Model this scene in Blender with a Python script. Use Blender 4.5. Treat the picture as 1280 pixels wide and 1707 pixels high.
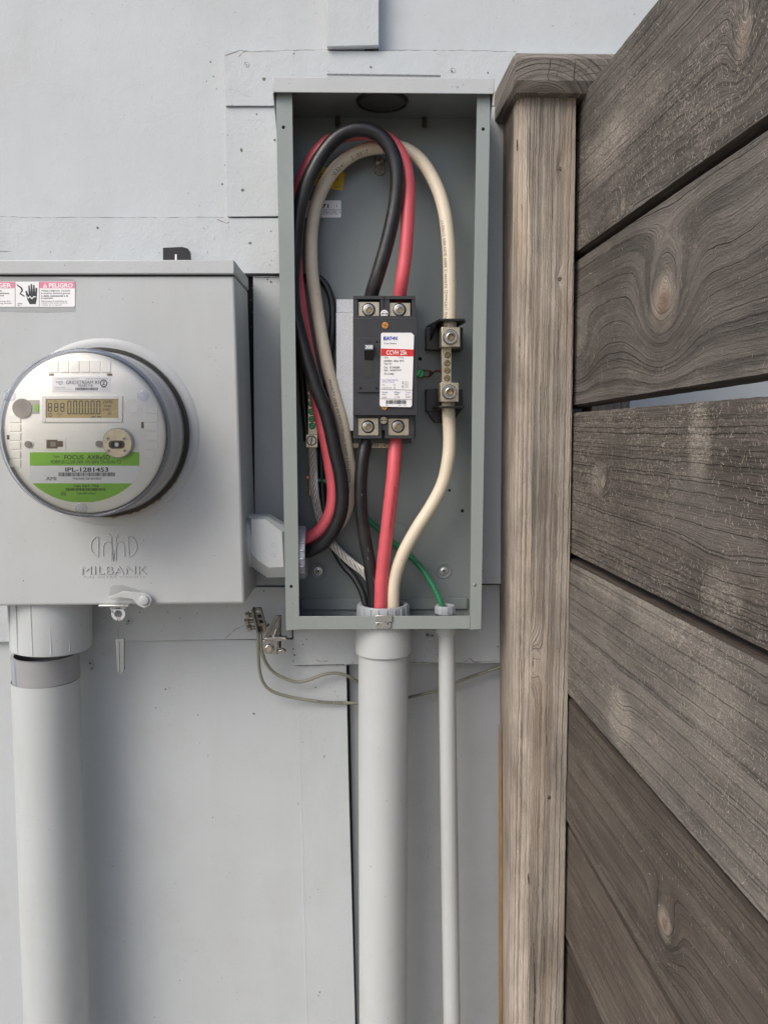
import bpy, bmesh, math, random
from mathutils import Vector, Matrix
random.seed(7)
S = bpy.context.scene
for o in list(bpy.data.objects): bpy.data.objects.remove(o)
COL = S.collection
R = math.radians

# ------------------------------------------------------------------ camera, sky, sun, exposure
FPX = 1331.0; CAMY = -1.10; CAMZ = 1.5
PITCH = R(6.1); YAW = R(1.38)
cam = bpy.data.cameras.new('camera'); cam.sensor_fit = 'VERTICAL'
cam.sensor_height = 36; cam.lens = 36 * FPX / 1707; cam.clip_start = .01; cam.clip_end = 500
camo = bpy.data.objects.new('camera', cam); COL.objects.link(camo)
camo.location = (0, CAMY, CAMZ); camo.rotation_euler = (R(90) - PITCH, 0, -YAW)
S.camera = camo
FW = Vector((math.sin(YAW)*math.cos(PITCH), math.cos(YAW)*math.cos(PITCH), -math.sin(PITCH)))
RT = Vector((math.cos(YAW), -math.sin(YAW), 0)); UP = RT.cross(FW)
CP = Vector((0, CAMY, CAMZ))
SUN_DIR = Vector((-.60, -.62, .80)).normalized()
w = bpy.data.worlds.new('World'); S.world = w; w.use_nodes = True
nt = w.node_tree; bg = nt.nodes['Background']
sky = nt.nodes.new('ShaderNodeTexSky'); sky.sky_type = 'NISHITA'; sky.sun_disc = False
sky.sun_elevation = math.asin(SUN_DIR.z); sky.sun_rotation = math.atan2(SUN_DIR.x, SUN_DIR.y)
sky.air_density = .9; sky.dust_density = 3.0; sky.ozone_density = .8
nt.links.new(sky.outputs[0], bg.inputs[0]); bg.inputs[1].default_value = .095
sun = bpy.data.lights.new('sun', 'SUN'); sun.energy = 1.0; sun.angle = R(38); sun.color = (1, .95, .87)
suno = bpy.data.objects.new('sun', sun); COL.objects.link(suno)
suno.rotation_euler = SUN_DIR.to_track_quat('Z', 'Y').to_euler(); suno.location = (-2, -3, 5)
S.view_settings.view_transform = 'Standard'; S.view_settings.look = 'None'
S.view_settings.exposure = .93; S.view_settings.gamma = 1
S.render.engine = 'CYCLES'
S.cycles.max_bounces = 8; S.cycles.transparent_max_bounces = 12

def ray(px, py): return FW + RT*((px-640)/FPX) + UP*((853.5-py)/FPX)
def P(px, py, y):
    d = ray(px, py); return CP + d*((y-CAMY)/d.y)
def mpp(y): return (y-CAMY)/FPX     # metres per photo pixel at depth y
# the fence face: a vertical plane running towards the viewer, toed out a little
FD = ray(540, 711); FD.z = 0; FD.normalize(); FD = -FD            # along the fence, towards the camera
FN = Vector((FD.y, -FD.x, 0))
if FN.x > 0: FN = -FN                                           # faces left
F0 = P(958, 709, -.116)
def FP(px, py):
    d = ray(px, py); return CP + d*((F0-CP).dot(FN)/d.dot(FN))
def FU(p): return (p-F0).dot(FD)

# ------------------------------------------------------------------ materials
class NB:
    def __init__(s, name):
        s.m = bpy.data.materials.new(name); s.m.use_nodes = True; s.t = s.m.node_tree
        s.b = s.t.nodes['Principled BSDF']
    def n(s, typ, **k):
        x = s.t.nodes.new(typ)
        for a, v in k.items(): setattr(x, a, v)
        return x
    def put(s, sock, v):
        if hasattr(v, 'is_output') or isinstance(v, bpy.types.NodeSocket): s.t.links.new(v, sock)
        else: sock.default_value = v
    def M(s, op, a, b=0.0, c=None, clamp=False):
        x = s.n('ShaderNodeMath', operation=op, use_clamp=clamp); s.put(x.inputs[0], a); s.put(x.inputs[1], b)
        if c is not None: s.put(x.inputs[2], c)
        return x.outputs[0]
    def noise(s, vec, scale, detail=3, rough=.55, dim='3D', dist=0):
        x = s.n('ShaderNodeTexNoise', noise_dimensions=dim)
        if dim == '1D': s.put(x.inputs['W'], vec)
        else: s.put(x.inputs['Vector'], vec)
        x.inputs['Scale'].default_value = scale; x.inputs['Detail'].default_value = detail
        x.inputs['Roughness'].default_value = rough; x.inputs['Distortion'].default_value = dist
        return x.outputs[0]
    def ramp(s, v, lo, hi, a=0., b=1.):
        x = s.n('ShaderNodeMapRange'); s.put(x.inputs[0], v)
        for i, q in enumerate((lo, hi, a, b)): x.inputs[i+1].default_value = q
        return x.outputs[0]
    def mix(s, f, a, b, mode='MIX'):
        x = s.n('ShaderNodeMix', data_type='RGBA', blend_type=mode); s.put(x.inputs[0], f)
        for k, v in ((6, a), (7, b)):
            s.put(x.inputs[k], v if isinstance(v, bpy.types.NodeSocket) else (*v, 1) if len(v) == 3 else v)
        return x.outputs[2]
    def bump(s, h, strength, dist=.001):
        x = s.n('ShaderNodeBump'); s.put(x.inputs['Height'], h)
        x.inputs['Strength'].default_value = strength; x.inputs['Distance'].default_value = dist
        s.t.links.new(x.outputs[0], s.b.inputs['Normal'])
    def geo(s): return s.n('ShaderNodeNewGeometry').outputs['Position']
    def comb(s, x, y, z):
        c = s.n('ShaderNodeCombineXYZ')
        for i, v in enumerate((x, y, z)): s.put(c.inputs[i], v)
        return c.outputs[0]

def plain(name, col, rough=.5, metal=0., var=.06, bumps=None, spec=None, vscale=30, dirt=0., coat=0, grime=None, wear=None, streak=0., dent=0.):
    k = NB(name); g = k.geo()
    n1 = k.noise(g, vscale, 4)
    c = k.mix(k.ramp(n1, .3, .7), tuple(v*(1-var) for v in col), tuple(min(1, v*(1+var)) for v in col))
    sp_ = None
    if streak or dent:
        sp_ = k.n('ShaderNodeSeparateXYZ'); k.put(sp_.inputs[0], g)
    if streak:
        sn = k.noise(k.comb(k.M('MULTIPLY', sp_.outputs[0], 17.), k.M('MULTIPLY', sp_.outputs[1], 17.), k.M('MULTIPLY', sp_.outputs[2], 3.2)), 1.0, 5, .62)
        c = k.mix(k.ramp(sn, .50, .74, 0, streak), c, tuple(v*.72 for v in (col[0]*1.04, col[1], col[2]*.94)))
        c = k.mix(k.ramp(sn, .46, .30, 0, streak*.5), c, tuple(min(1, v*1.12) for v in col))
    if grime:
        gn = k.noise(g, 9, 6, .65)
        c = k.mix(k.ramp(gn, .52, .75, 0, grime[1]), c, grime[0])
    if dirt:
        d1 = k.noise(g, 260, 2, .5); d2 = k.noise(g, 14, 2)
        c = k.mix(k.M('MULTIPLY', k.ramp(d1, .70, .76, 0, dirt), k.ramp(d2, .45, .6)), c, (.12, .11, .09))
    k.put(k.b.inputs['Base Color'], c)
    rn = k.noise(g, vscale*2.3, 3)
    k.put(k.b.inputs['Roughness'], k.ramp(rn, .3, .7, max(0, rough-.06), min(1, rough+.06)))
    k.b.inputs['Metallic'].default_value = metal
    if spec is not None: k.b.inputs['Specular IOR Level'].default_value = spec
    if coat: k.b.inputs['Coat Weight'].default_value = coat; k.b.inputs['Coat Roughness'].default_value = .15
    if bumps:
        sc, st = bumps[0], bumps[1]
        h = k.noise(g, sc, 3, .5)
        if len(bumps) > 2: h = k.M('ADD', h, k.M('MULTIPLY', k.noise(g, bumps[2], 2), bumps[3]))
        if dent: h = k.M('ADD', h, k.M('MULTIPLY', k.noise(g, 7., 2, .4), dent))
        k.bump(h, st, .0006)
    return k.m

M = {}
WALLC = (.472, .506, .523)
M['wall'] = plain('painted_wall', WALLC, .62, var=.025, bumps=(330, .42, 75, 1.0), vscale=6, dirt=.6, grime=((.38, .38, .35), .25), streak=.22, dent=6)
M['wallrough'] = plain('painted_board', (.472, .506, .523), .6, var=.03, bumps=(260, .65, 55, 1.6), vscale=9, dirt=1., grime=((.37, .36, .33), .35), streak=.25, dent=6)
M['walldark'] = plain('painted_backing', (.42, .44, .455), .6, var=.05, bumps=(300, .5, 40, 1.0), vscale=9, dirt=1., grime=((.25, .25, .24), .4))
M['gap'] = plain('gap_and_shade_dark', (.02, .02, .022), .9)
M['crack'] = plain('crack_dirt', (.16, .15, .13), .9)
M['box'] = plain('painted_steel', (.455, .478, .485), .42, var=.02, bumps=(420, .3, 40, .9), vscale=8, dirt=.9, grime=((.39, .395, .38), .4), streak=.22, dent=14)
M['boxstain'] = plain('sticker_residue', (.34, .355, .36), .6, var=.06)
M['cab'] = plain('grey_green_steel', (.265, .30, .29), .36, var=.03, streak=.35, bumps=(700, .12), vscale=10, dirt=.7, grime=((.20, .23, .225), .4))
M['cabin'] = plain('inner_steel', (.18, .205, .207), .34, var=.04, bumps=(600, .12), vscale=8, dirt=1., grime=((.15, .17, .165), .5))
M['pvc'] = plain('painted_pvc', (.465, .495, .505), .4, var=.02, bumps=(300, .2, 60, .8), vscale=7, dirt=.7, grime=((.40, .40, .37), .3), streak=.4)
M['pvcraw'] = plain('raw_grey_pvc', (.30, .305, .315), .42, var=.05, bumps=(300, .15))
M['pvcgrey'] = plain('grey_fitting', (.34, .36, .39), .38, var=.03, bumps=(200, .08))
M['black'] = plain('black_insulation', (.014, .0145, .017), .36, var=.25, bumps=(180, .3, 50, 1.5), vscale=60, dirt=.3, grime=((.06, .057, .053), .7))
M['red'] = plain('red_insulation', (.63, .10, .125), .36, var=.10, bumps=(180, .15), vscale=45, grime=((.42, .08, .10), .5), dirt=.6)
M['cream'] = plain('cream_insulation', (.66, .585, .46), .42, var=.05, bumps=(180, .15), vscale=40, grime=((.50, .42, .31), .5), dirt=.7)
M['green'] = plain('green_insulation', (.01, .19, .075), .35, var=.15)
M['sgreen'] = plain('green_screw', (.04, .34, .13), .3, .5)
M['greywire'] = plain('grey_wire', (.24, .24, .19), .5, var=.12)
M['print'] = plain('dark_print', (.05, .04, .045), .6)
M['ink'] = plain('ink', (.035, .035, .04), .6)
M['inkpale'] = plain('pale_ink', (.30, .30, .31), .6)
M['breaker'] = plain('breaker_plastic', (.030, .031, .037), .48, var=.12, bumps=(900, .15), vscale=60, grime=((.05, .048, .05), .35))
M['brline'] = plain('breaker_relief', (.055, .056, .063), .5)
M['blackp'] = plain('black_plastic', (.008, .008, .009), .35, var=.2)
M['void'] = plain('void', (.004, .004, .004), .9)
M['olive'] = plain('slot_olive', (.032, .034, .028), .7)
M['nickel'] = plain('tinned_lug', (.52, .46, .35), .33, .8, var=.12, bumps=(400, .2), vscale=120, grime=((.36, .27, .15), .5))
M['steel'] = plain('bolt_steel', (.42, .41, .39), .3, .95, var=.12, bumps=(500, .15), vscale=150)
M['rustysteel'] = plain('weathered_steel', (.19, .175, .15), .5, .8, var=.25, bumps=(500, .4), vscale=160, grime=((.14, .08, .04), .8))
M['brass'] = plain('brass', (.33, .25, .13), .35, .9, var=.25, vscale=200)
M['orange'] = plain('orange_screw', (.70, .30, .04), .4, .3)
M['copper'] = plain('copper', (.42, .17, .10), .35, .9, var=.2, vscale=200)
M['galv'] = plain('galvanised', (.60, .62, .65), .5, .35, var=.22, bumps=(1500, .4), vscale=1100)
M['strand'] = plain('aluminium_strand', (.66, .64, .60), .38, .35, var=.15, vscale=300)
M['zinc'] = plain('zinc_clip', (.55, .55, .53), .3, .9, var=.1, vscale=200)
M['white'] = plain('label_white', (.82, .82, .83), .4, var=.02)
M['labelred'] = plain('label_red', (.60, .025, .02), .4)
M['blue'] = plain('logo_blue', (.015, .06, .42), .4)
M['pink'] = plain('faded_pink', (.72, .22, .33), .5)
M['yellow'] = plain('yellow_sticker', (.62, .43, .02), .45)
M['lgreen'] = plain('meter_green', (.25, .55, .05), .4)
M['face'] = plain('meter_face', (.87, .85, .79), .45, var=.02, bumps=(200, .05))
M['facedk'] = plain('meter_face_shadow', (.45, .42, .37), .5)
M['facegrey'] = plain('meter_grey', (.40, .42, .43), .38, var=.03)
M['lcd'] = plain('lcd', (.47, .36, .16), .25, var=.05)
M['seg'] = plain('lcd_segment', (.06, .055, .03), .4)
M['brown'] = plain('brown_port', (.14, .10, .055), .45)
M['window'] = plain('grey_button', (.30, .265, .235), .35)
M['gasket'] = plain('black_gasket', (.02, .018, .015), .6, bumps=(200, .5))
M['sealant'] = plain('brown_sealant', (.26, .18, .09), .6, bumps=(200, .6))
M['tag'] = plain('tag_grey', (.20, .21, .21), .5)
M['wood_raw'] = plain('raw_wood_edge', (.24, .14, .06), .7, var=.2)
M['fibre'] = plain('wood_fibre', (.46, .415, .35), .8, var=.15, vscale=100)
M['nail'] = plain('rusty_nail', (.06, .045, .035), .7, .4)
M['bluemark'] = plain('blue_stripe', (.20, .30, .38), .5)
def glassmat(name, tint, power=.04, rough=.02):
    k = NB(name); t = k.t; out = t.nodes['Material Output']
    tr = k.n('ShaderNodeBsdfTransparent'); tr.inputs[0].default_value = (*tint, 1)
    gl = k.n('ShaderNodeBsdfGlossy'); gl.inputs['Roughness'].default_value = rough
    fr = k.n('ShaderNodeFresnel'); fr.inputs[0].default_value = 1.38
    mx = k.n('ShaderNodeMixShader'); t.links.new(fr.outputs[0], mx.inputs[0])
    t.links.new(tr.outputs[0], mx.inputs[1]); t.links.new(gl.outputs[0], mx.inputs[2])
    t.links.new(mx.outputs[0], out.inputs[0]); t.nodes.remove(k.b)
    return k.m
M['glass'] = glassmat('meter_glass', (.985, .99, .995))
M['glassedge'] = glassmat('meter_glass_rim', (.84, .87, .94))

def wood(name, dark, light, freq=95, knots=(), warp=.010, seed=0., fine=.5, radial=None, blotch=.25, bump=.8, warm=None, scuff=0., patches=()):
    """grain runs along U, rings cross V (both in metres)"""
    k = NB(name)
    uv = k.n('ShaderNodeUVMap').outputs[0]
    sp = k.n('ShaderNodeSeparateXYZ'); k.put(sp.inputs[0], uv); u, v = sp.outputs[0], sp.outputs[1]
    wu = k.noise(k.comb(k.M('MULTIPLY', u, 45.), k.M('MULTIPLY', v, 70.), seed+1), 1.0, 3, .6)
    wv = k.noise(k.comb(k.M('MULTIPLY', u, 50.), k.M('MULTIPLY', v, 60.), seed+21), 1.0, 3, .6)
    u0_, v0_ = u, v
    if not radial:
        u = k.M('ADD', u, k.M('MULTIPLY', k.M('SUBTRACT', wu, .5), .010)); v = k.M('ADD', v, k.M('MULTIPLY', k.M('SUBTRACT', wv, .5), .0035))
    if radial:
        du = k.M('SUBTRACT', u, radial[0]); dv = k.M('SUBTRACT', v, radial[1])
        g = k.M('SQRT', k.M('ADD', k.M('MULTIPLY', du, du), k.M('MULTIPLY', dv, dv)))
    else: g = v
    wn = k.noise(k.comb(k.M('MULTIPLY', u, 3.0), k.M('MULTIPLY', v, 9.0), seed), 1.0, 3, .5)
    g = k.M('ADD', g, k.M('MULTIPLY', k.M('SUBTRACT', wn, .5), warp*2))
    ksum = None; cores = []
    for (u0, v0, su, sv, a, lt) in knots:
        du = k.M('DIVIDE', k.M('SUBTRACT', u, u0), su); dv = k.M('DIVIDE', k.M('SUBTRACT', v, v0), sv)
        d2 = k.M('ADD', k.M('MULTIPLY', du, du), k.M('MULTIPLY', dv, dv))
        e = k.M('POWER', 2.718, k.M('MULTIPLY', d2, -1.0))
        g = k.M('ADD', g, k.M('MULTIPLY', e, a)); 
        cores.append((d2, lt))
    ring = k.noise(k.M('ADD', g, seed), freq, 4, .62, '1D')
    tex = k.noise(k.comb(k.M('MULTIPLY', u, 18.), k.M('MULTIPLY', g, 900.), seed), 1.0, 4, .65)
    grit = k.noise(k.comb(k.M('MULTIPLY', u, 260.), k.M('MULTIPLY', v, 700.), seed), 1.0, 3, .6)
    blo = k.noise(k.comb(k.M('MULTIPLY', u, 7.), k.M('MULTIPLY', v, 16.), seed+3), 1.0, 4, .6)
    f = k.M('ADD', k.M('MULTIPLY', ring, 1.0-fine), k.M('MULTIPLY', tex, fine))
    f = k.M('ADD', f, k.M('MULTIPLY', k.M('SUBTRACT', grit, .5), .22))
    f = k.M('ADD', f, k.M('MULTIPLY', k.M('SUBTRACT', blo, .5), blotch*2))
    c = k.mix(k.ramp(f, .28, .74), dark, light)
    # late-wood lines: thin and dark
    line = k.noise(k.M('ADD', g, seed+5), freq*.75, 1, .3, '1D')
    ln = k.ramp(k.M('ABSOLUTE', k.M('SUBTRACT', line, .5)), .0, .03, 1, 0)
    c = k.mix(k.M('MULTIPLY', ln, .34), c, tuple(x*.45 for x in dark))
    if warm:
        wm = k.noise(k.comb(k.M('MULTIPLY', u, 4.), k.M('MULTIPLY', v, 30.), seed+9), 1.0, 3)
        c = k.mix(k.ramp(wm, .5, .68, 0, warm[1]), c, warm[0])
    for (d2, lt) in cores:
        pl = k.M('MULTIPLY', k.ramp(d2, .02, .42, lt, 0), k.ramp(tex, .2, .6, .5, 1))
        c = k.mix(pl, c, (.42, .36, .30))
        c = k.mix(k.M('MULTIPLY', k.ramp(d2, .02, .10, lt*.9, 0), k.ramp(tex, .3, .6, .6, 1)), c, (.19, .115, .078))
    if scuff:
        sm1 = k.noise(k.comb(k.M('MULTIPLY', u0_, 7.), k.M('MULTIPLY', v0_, 13.), seed+31), 1.0, 3, .6)
        sm2 = k.noise(k.comb(k.M('MULTIPLY', u0_, 170.), k.M('MULTIPLY', v0_, 330.), seed+37), 1.0, 4, .75, dist=1.5)
        sm3 = k.noise(k.comb(k.M('MULTIPLY', u0_, 40.), k.M('MULTIPLY', v0_, 160.), seed+41), 1.0, 3, .6)
        sf = k.M('MULTIPLY', k.M('MULTIPLY', k.ramp(sm1, .42, .62), k.ramp(sm2, .50, .62)), k.ramp(sm3, .35, .6, .25, 1.))
        for (pu, pv, psu, psv, ps) in patches:
            a_ = k.M('DIVIDE', k.M('SUBTRACT', u, pu), psu); b_ = k.M('DIVIDE', k.M('SUBTRACT', v, pv), psv)
            q2 = k.M('ADD', k.M('MULTIPLY', a_, a_), k.M('MULTIPLY', b_, b_))
            sf = k.M('ADD', sf, k.M('MULTIPLY', k.ramp(q2, 1.1, .3, 0, ps), k.ramp(sm2, .38, .58, .25, 1.)), clamp=True)
        c = k.mix(k.M('MULTIPLY', sf, scuff), c, (.40, .365, .315))
        st_ = k.noise(k.comb(k.M('MULTIPLY', u0_, 5.), k.M('MULTIPLY', v0_, 9.), seed+51), 1.0, 4, .65)
        c = k.mix(k.ramp(st_, .52, .70, 0, .45), c, tuple(x*.8 for x in dark))
        c = k.mix(k.ramp(st_, .44, .28, 0, .35), c, (.22, .205, .19))
    k.put(k.b.inputs['Base Color'], c)
    k.b.inputs['Roughness'].default_value = .82; k.b.inputs['Specular IOR Level'].default_value = .25
    h = k.M('ADD', k.M('MULTIPLY', ring, .9), k.M('ADD', k.M('MULTIPLY', tex, .8), k.M('MULTIPLY', grit, .45)))
    h = k.M('SUBTRACT', h, k.M('MULTIPLY', ln, .5))
    k.bump(h, bump, .0016)
    return k.m

# ------------------------------------------------------------------ mesh builder
WL = {}
_fontcache = {}
def textmesh(s, weight=0., res=3, spacing=1.):
    if 'M' in s: weight = 0.
    key = (s, weight, spacing)
    if key in _fontcache: return _fontcache[key]
    cu = bpy.data.curves.new('t', 'FONT'); cu.body = s; cu.offset = weight; cu.resolution_u = res; cu.fill_mode = 'FRONT'
    cu.space_character = spacing
    ob = bpy.data.objects.new('t', cu); COL.objects.link(ob)
    bpy.context.view_layer.update()
    me = bpy.data.meshes.new_from_object(ob.evaluated_get(bpy.context.evaluated_depsgraph_get()))
    vs = [(v.co.x, v.co.y) for v in me.vertices]; fs = [tuple(p.vertices) for p in me.polygons]
    bpy.data.meshes.remove(me); bpy.data.objects.remove(ob); bpy.data.curves.remove(cu)
    x0 = min(v[0] for v in vs); x1 = max(v[0] for v in vs); y0 = min(v[1] for v in vs); y1 = max(v[1] for v in vs)
    r = ([((v[0]-x0)/(x1-x0), (v[1]-y0)/(y1-y0)) for v in vs], fs, (x1-x0)/(y1-y0))
    _fontcache[key] = r; return r

class MB:
    def __init__(s, *mats): s.v = []; s.f = []; s.m = []; s.sm = []; s.mats = [M[x] if isinstance(x, str) else x for x in mats]
    def mi(s, mat):
        if isinstance(mat, int): return mat
        mt = M[mat] if isinstance(mat, str) else mat
        if mt not in s.mats: s.mats.append(mt)
        return s.mats.index(mt)
    def add(s, vs, fs, mat=0, smooth=False):
        mat = s.mi(mat); b = len(s.v); s.v += [Vector(v) for v in vs]
        for f in fs: s.f.append([i+b for i in f]); s.m.append(mat); s.sm.append(smooth)
        return s
    def slab(s, front, back, mat=0):
        n = len(front); fs = [list(range(n)), list(range(2*n-1, n-1, -1))]
        for i in range(n): j = (i+1) % n; fs.append([i, i+n, j+n, j])
        return s.add(list(front)+list(back), fs, mat)
    def prism(s, poly, yf, yb, mat=0):
        fr = [P(x, y, yf) for x, y in poly]; return s.slab(fr, [Vector((p.x, yb, p.z)) for p in fr], mat)
    def box(s, x0, y0, x1, y1, yf, yb, mat=0): return s.prism([(x0, y0), (x1, y0), (x1, y1), (x0, y1)], yf, yb, mat)
    def wbox(s, a, b, mat=0):
        (x0, y0, z0), (x1, y1, z1) = a, b
        return s.slab([Vector((x0,y0,z0)),Vector((x1,y0,z0)),Vector((x1,y0,z1)),Vector((x0,y0,z1))],
                      [Vector((x0,y1,z0)),Vector((x1,y1,z0)),Vector((x1,y1,z1)),Vector((x0,y1,z1))], mat)
    def rbox(s, x0, y0, x1, y1, rad, yf, yb, mat=0):
        pts = []
        for cx, cy, a0 in ((x1-rad, y0+rad, -90), (x1-rad, y1-rad, 0), (x0+rad, y1-rad, 90), (x0+rad, y0+rad, 180)):
            for k in range(6): a = R(a0+k*18); pts.append((cx+rad*math.cos(a), cy+rad*math.sin(a)))
        return s.prism(pts, yf, yb, mat)
    def lathe(s, c, axis, prof, segs=48, mat=0, smooth=True, closed=True, a0=0, a1=360):
        """prof: list of (r, t) ; t along axis from c"""
        c = Vector(c); A = {'x': Vector((1,0,0)), 'y': Vector((0,-1,0)), 'z': Vector((0,0,1))}[axis] if isinstance(axis, str) else Vector(axis).normalized()
        B = A.orthogonal().normalized(); D = A.cross(B)
        vs = []; fs = []; n = len(prof); full = (a1-a0) >= 360; m = segs if full else segs+1
        for k in range(m):
            a = R(a0+(a1-a0)*k/segs); e = B*math.cos(a)+D*math.sin(a)
            for r, t in prof: vs.append(c+A*t+e*r)
        for k in range(segs):
            k2 = (k+1) % m
            for i in range(n-1): fs.append([k*n+i, k*n+i+1, k2*n+i+1, k2*n+i])
        return s.add(vs, fs, mat, smooth)
    def cyl(s, px, py, yf, yb, rpx, mat=0, segs=28, smooth=True):
        c = P(px, py, yf); r = rpx*mpp(yf); L = yb-yf; b = min(.0004, r*.15)
        return s.lathe(Vector((c.x, yb, c.z)), 'y', [(0.00001, 0), (r, 0), (r, L-b), (r-b, L), (0.00001, L)], segs, mat, smooth)
    def socket(s, px, py, yf, yb, rpx, mat='steel', hole='brass', rin=.42, ring=True):
        c = P(px, py, yf); r = rpx*mpp(yf); L = yb-yf
        s.lathe((c.x, yb, c.z), 'y', [(r, 0), (r, L*.8), (r*.9, L), (r*.7, L), (r*.66, L*.8), (r*.55, L*.8), (r*rin, L*.9), (r*rin*.9, L*.25)], 32, mat)
        s.lathe((c.x, yb, c.z), 'y', [(r*rin*.95, L*.25), (.00001, L*.2)], 6, hole, False)
        return s
    def slotscrew(s, px, py, yf, yb, rpx, mat='brass', slot='void', ang=30):
        s.cyl(px, py, yf, yb, rpx, mat, 20)
        a = R(ang); w_ = rpx*.11; l = rpx*.86
        pts = [(px+l*math.cos(a)*i - w_*math.sin(a)*j, py+l*math.sin(a)*i + w_*math.cos(a)*j) for i, j in ((-1,-1),(1,-1),(1,1),(-1,1))]
        s.prism(pts, yf-.0002, yf+.0001, slot); return s
    def hexhead(s, c, axis, r, h, mat='steel'):
        s.lathe(c, axis, [(.00001, 0), (r, 0), (r, h*.85), (r*.85, h), (.00001, h)], 6, mat, False); return s
    def tube(s, pts, r, segs=14, mat=0, caps=True, rr=None):
        n = len(pts); T = [(pts[min(i+1, n-1)]-pts[max(i-1, 0)]).normalized() for i in range(n)]
        nrm = T[0].orthogonal().normalized(); vs = []; fs = []; s.frames = []
        for i in range(n):
            nrm = (nrm - T[i]*nrm.dot(T[i])).normalized(); b = T[i].cross(nrm)
            rad = rr[i] if rr else r
            for k in range(segs):
                a = 2*math.pi*k/segs; vs.append(pts[i]+(nrm*math.cos(a)+b*math.sin(a))*rad)
        for i in range(n-1):
            for k in range(segs):
                k2 = (k+1) % segs; fs.append([i*segs+k, i*segs+k2, (i+1)*segs+k2, (i+1)*segs+k])
        s.add(vs, fs, mat, True)
        if caps: s.add([v for v in vs[:segs]], [list(range(segs))[::-1]], mat); s.add([v for v in vs[-segs:]], [list(range(segs))], mat)
        return s
    def text(s, t, x0, y0, x1, y1, y, mat='ink', weight=0., depth=0, spacing=1., slant=0):
        V, F, asp = textmesh(t, weight, spacing=spacing)
        a = P(x0, y1, y); b = P(x1, y1, y); c = P(x0, y0, y)
        vs = [a+(b-a)*p[0]+(c-a)*p[1] for p in V]
        if depth:
            n = len(vs); vs2 = [v+Vector((0, depth, 0)) for v in vs]
            from collections import Counter
            ed = Counter(); dr = {}
            for f in F:
                for i in range(len(f)):
                    e = (f[i], f[(i+1) % len(f)]); kk = tuple(sorted(e)); ed[kk] += 1; dr[kk] = e
            sf = [[dr[k_][1], dr[k_][0], dr[k_][0]+n, dr[k_][1]+n] for k_, q in ed.items() if q == 1]
            return s.add(vs+vs2, [list(f) for f in F]+sf, mat)
        return s.add(vs, [list(f) for f in F], mat)
    def bars(s, x0, y0, x1, y1, y, mat='ink', n=40, seed=1):
        rn = random.Random(seed); x = x0; stp = (x1-x0)/n
        while x < x1-stp*.4:
            w_ = stp*rn.choice((.4, .55, .9)); s.prism([(x, y0), (x+w_, y0), (x+w_, y1), (x, y1)], y, y+.0001, mat); x += w_+stp*rn.choice((.4, .5, .8))
        return s
    def build(s, name, parent=None, label=None, cat=None, group=None, bevel=0, seg=2, uv=None, kind=None, origin=None):
        xs = [v.x for v in s.v]; ys = [v.y for v in s.v]; zs = [v.z for v in s.v]
        c = Vector(((min(xs)+max(xs))/2, (min(ys)+max(ys))/2, (min(zs)+max(zs))/2)) if origin is None else Vector(origin)
        me = bpy.data.meshes.new(name); me.from_pydata([v-c for v in s.v], [], s.f)
        for mt in s.mats: me.materials.append(mt)
        for p, m_, sm in zip(me.polygons, s.m, s.sm): p.material_index = m_; p.use_smooth = sm
        bm = bmesh.new(); bm.from_mesh(me); bmesh.ops.recalc_face_normals(bm, faces=bm.faces); 
        if uv:
            lay = bm.loops.layers.uv.new('UVMap')
            for f in bm.faces:
                for l in f.loops: l[lay].uv = uv(l.vert.co+c, f.normal)
        bm.to_mesh(me); bm.free()
        me.set_sharp_from_angle(angle=R(38))
        o = bpy.data.objects.new(name, me); COL.objects.link(o)
        pl = WL[parent.name] if parent else Vector((0, 0, 0))
        o.location = c-pl; o.parent = parent; WL[o.name] = c
        if label: o['label'] = label
        if cat: o['category'] = cat
        if group: o['group'] = group
        if kind: o['kind'] = kind
        if bevel:
            b = o.modifiers.new('bevel', 'BEVEL'); b.width = bevel; b.segments = seg; b.limit_method = 'ANGLE'; b.angle_limit = R(50)
            b.harden_normals = False
        return o
def thing(name, label, cat, loc, group=None):
    o = bpy.data.objects.new(name, None); COL.objects.link(o); o.location = loc; o.empty_display_size = .02
    o['label'] = label; o['category'] = cat; WL[o.name] = Vector(loc)
    if group: o['group'] = group
    return o
def spline(pts, step=.006):
    """Catmull-Rom through world points"""
    p = [pts[0]*2-pts[1]]+list(pts)+[pts[-1]*2-pts[-2]]; out = []
    for i in range(1, len(p)-2):
        a, b, c, d = p[i-1], p[i], p[i+1], p[i+2]; n = max(2, int((c-b).length/step))
        for k in range(n):
            t = k/n
            out.append(.5*((2*b)+(c-a)*t+(2*a-5*b+4*c-d)*t*t+(3*b-a-3*c+d)*t**3))
    out.append(pts[-1]); return out
def path(l, step=.006): return spline([P(*q) for q in l], step)
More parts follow.
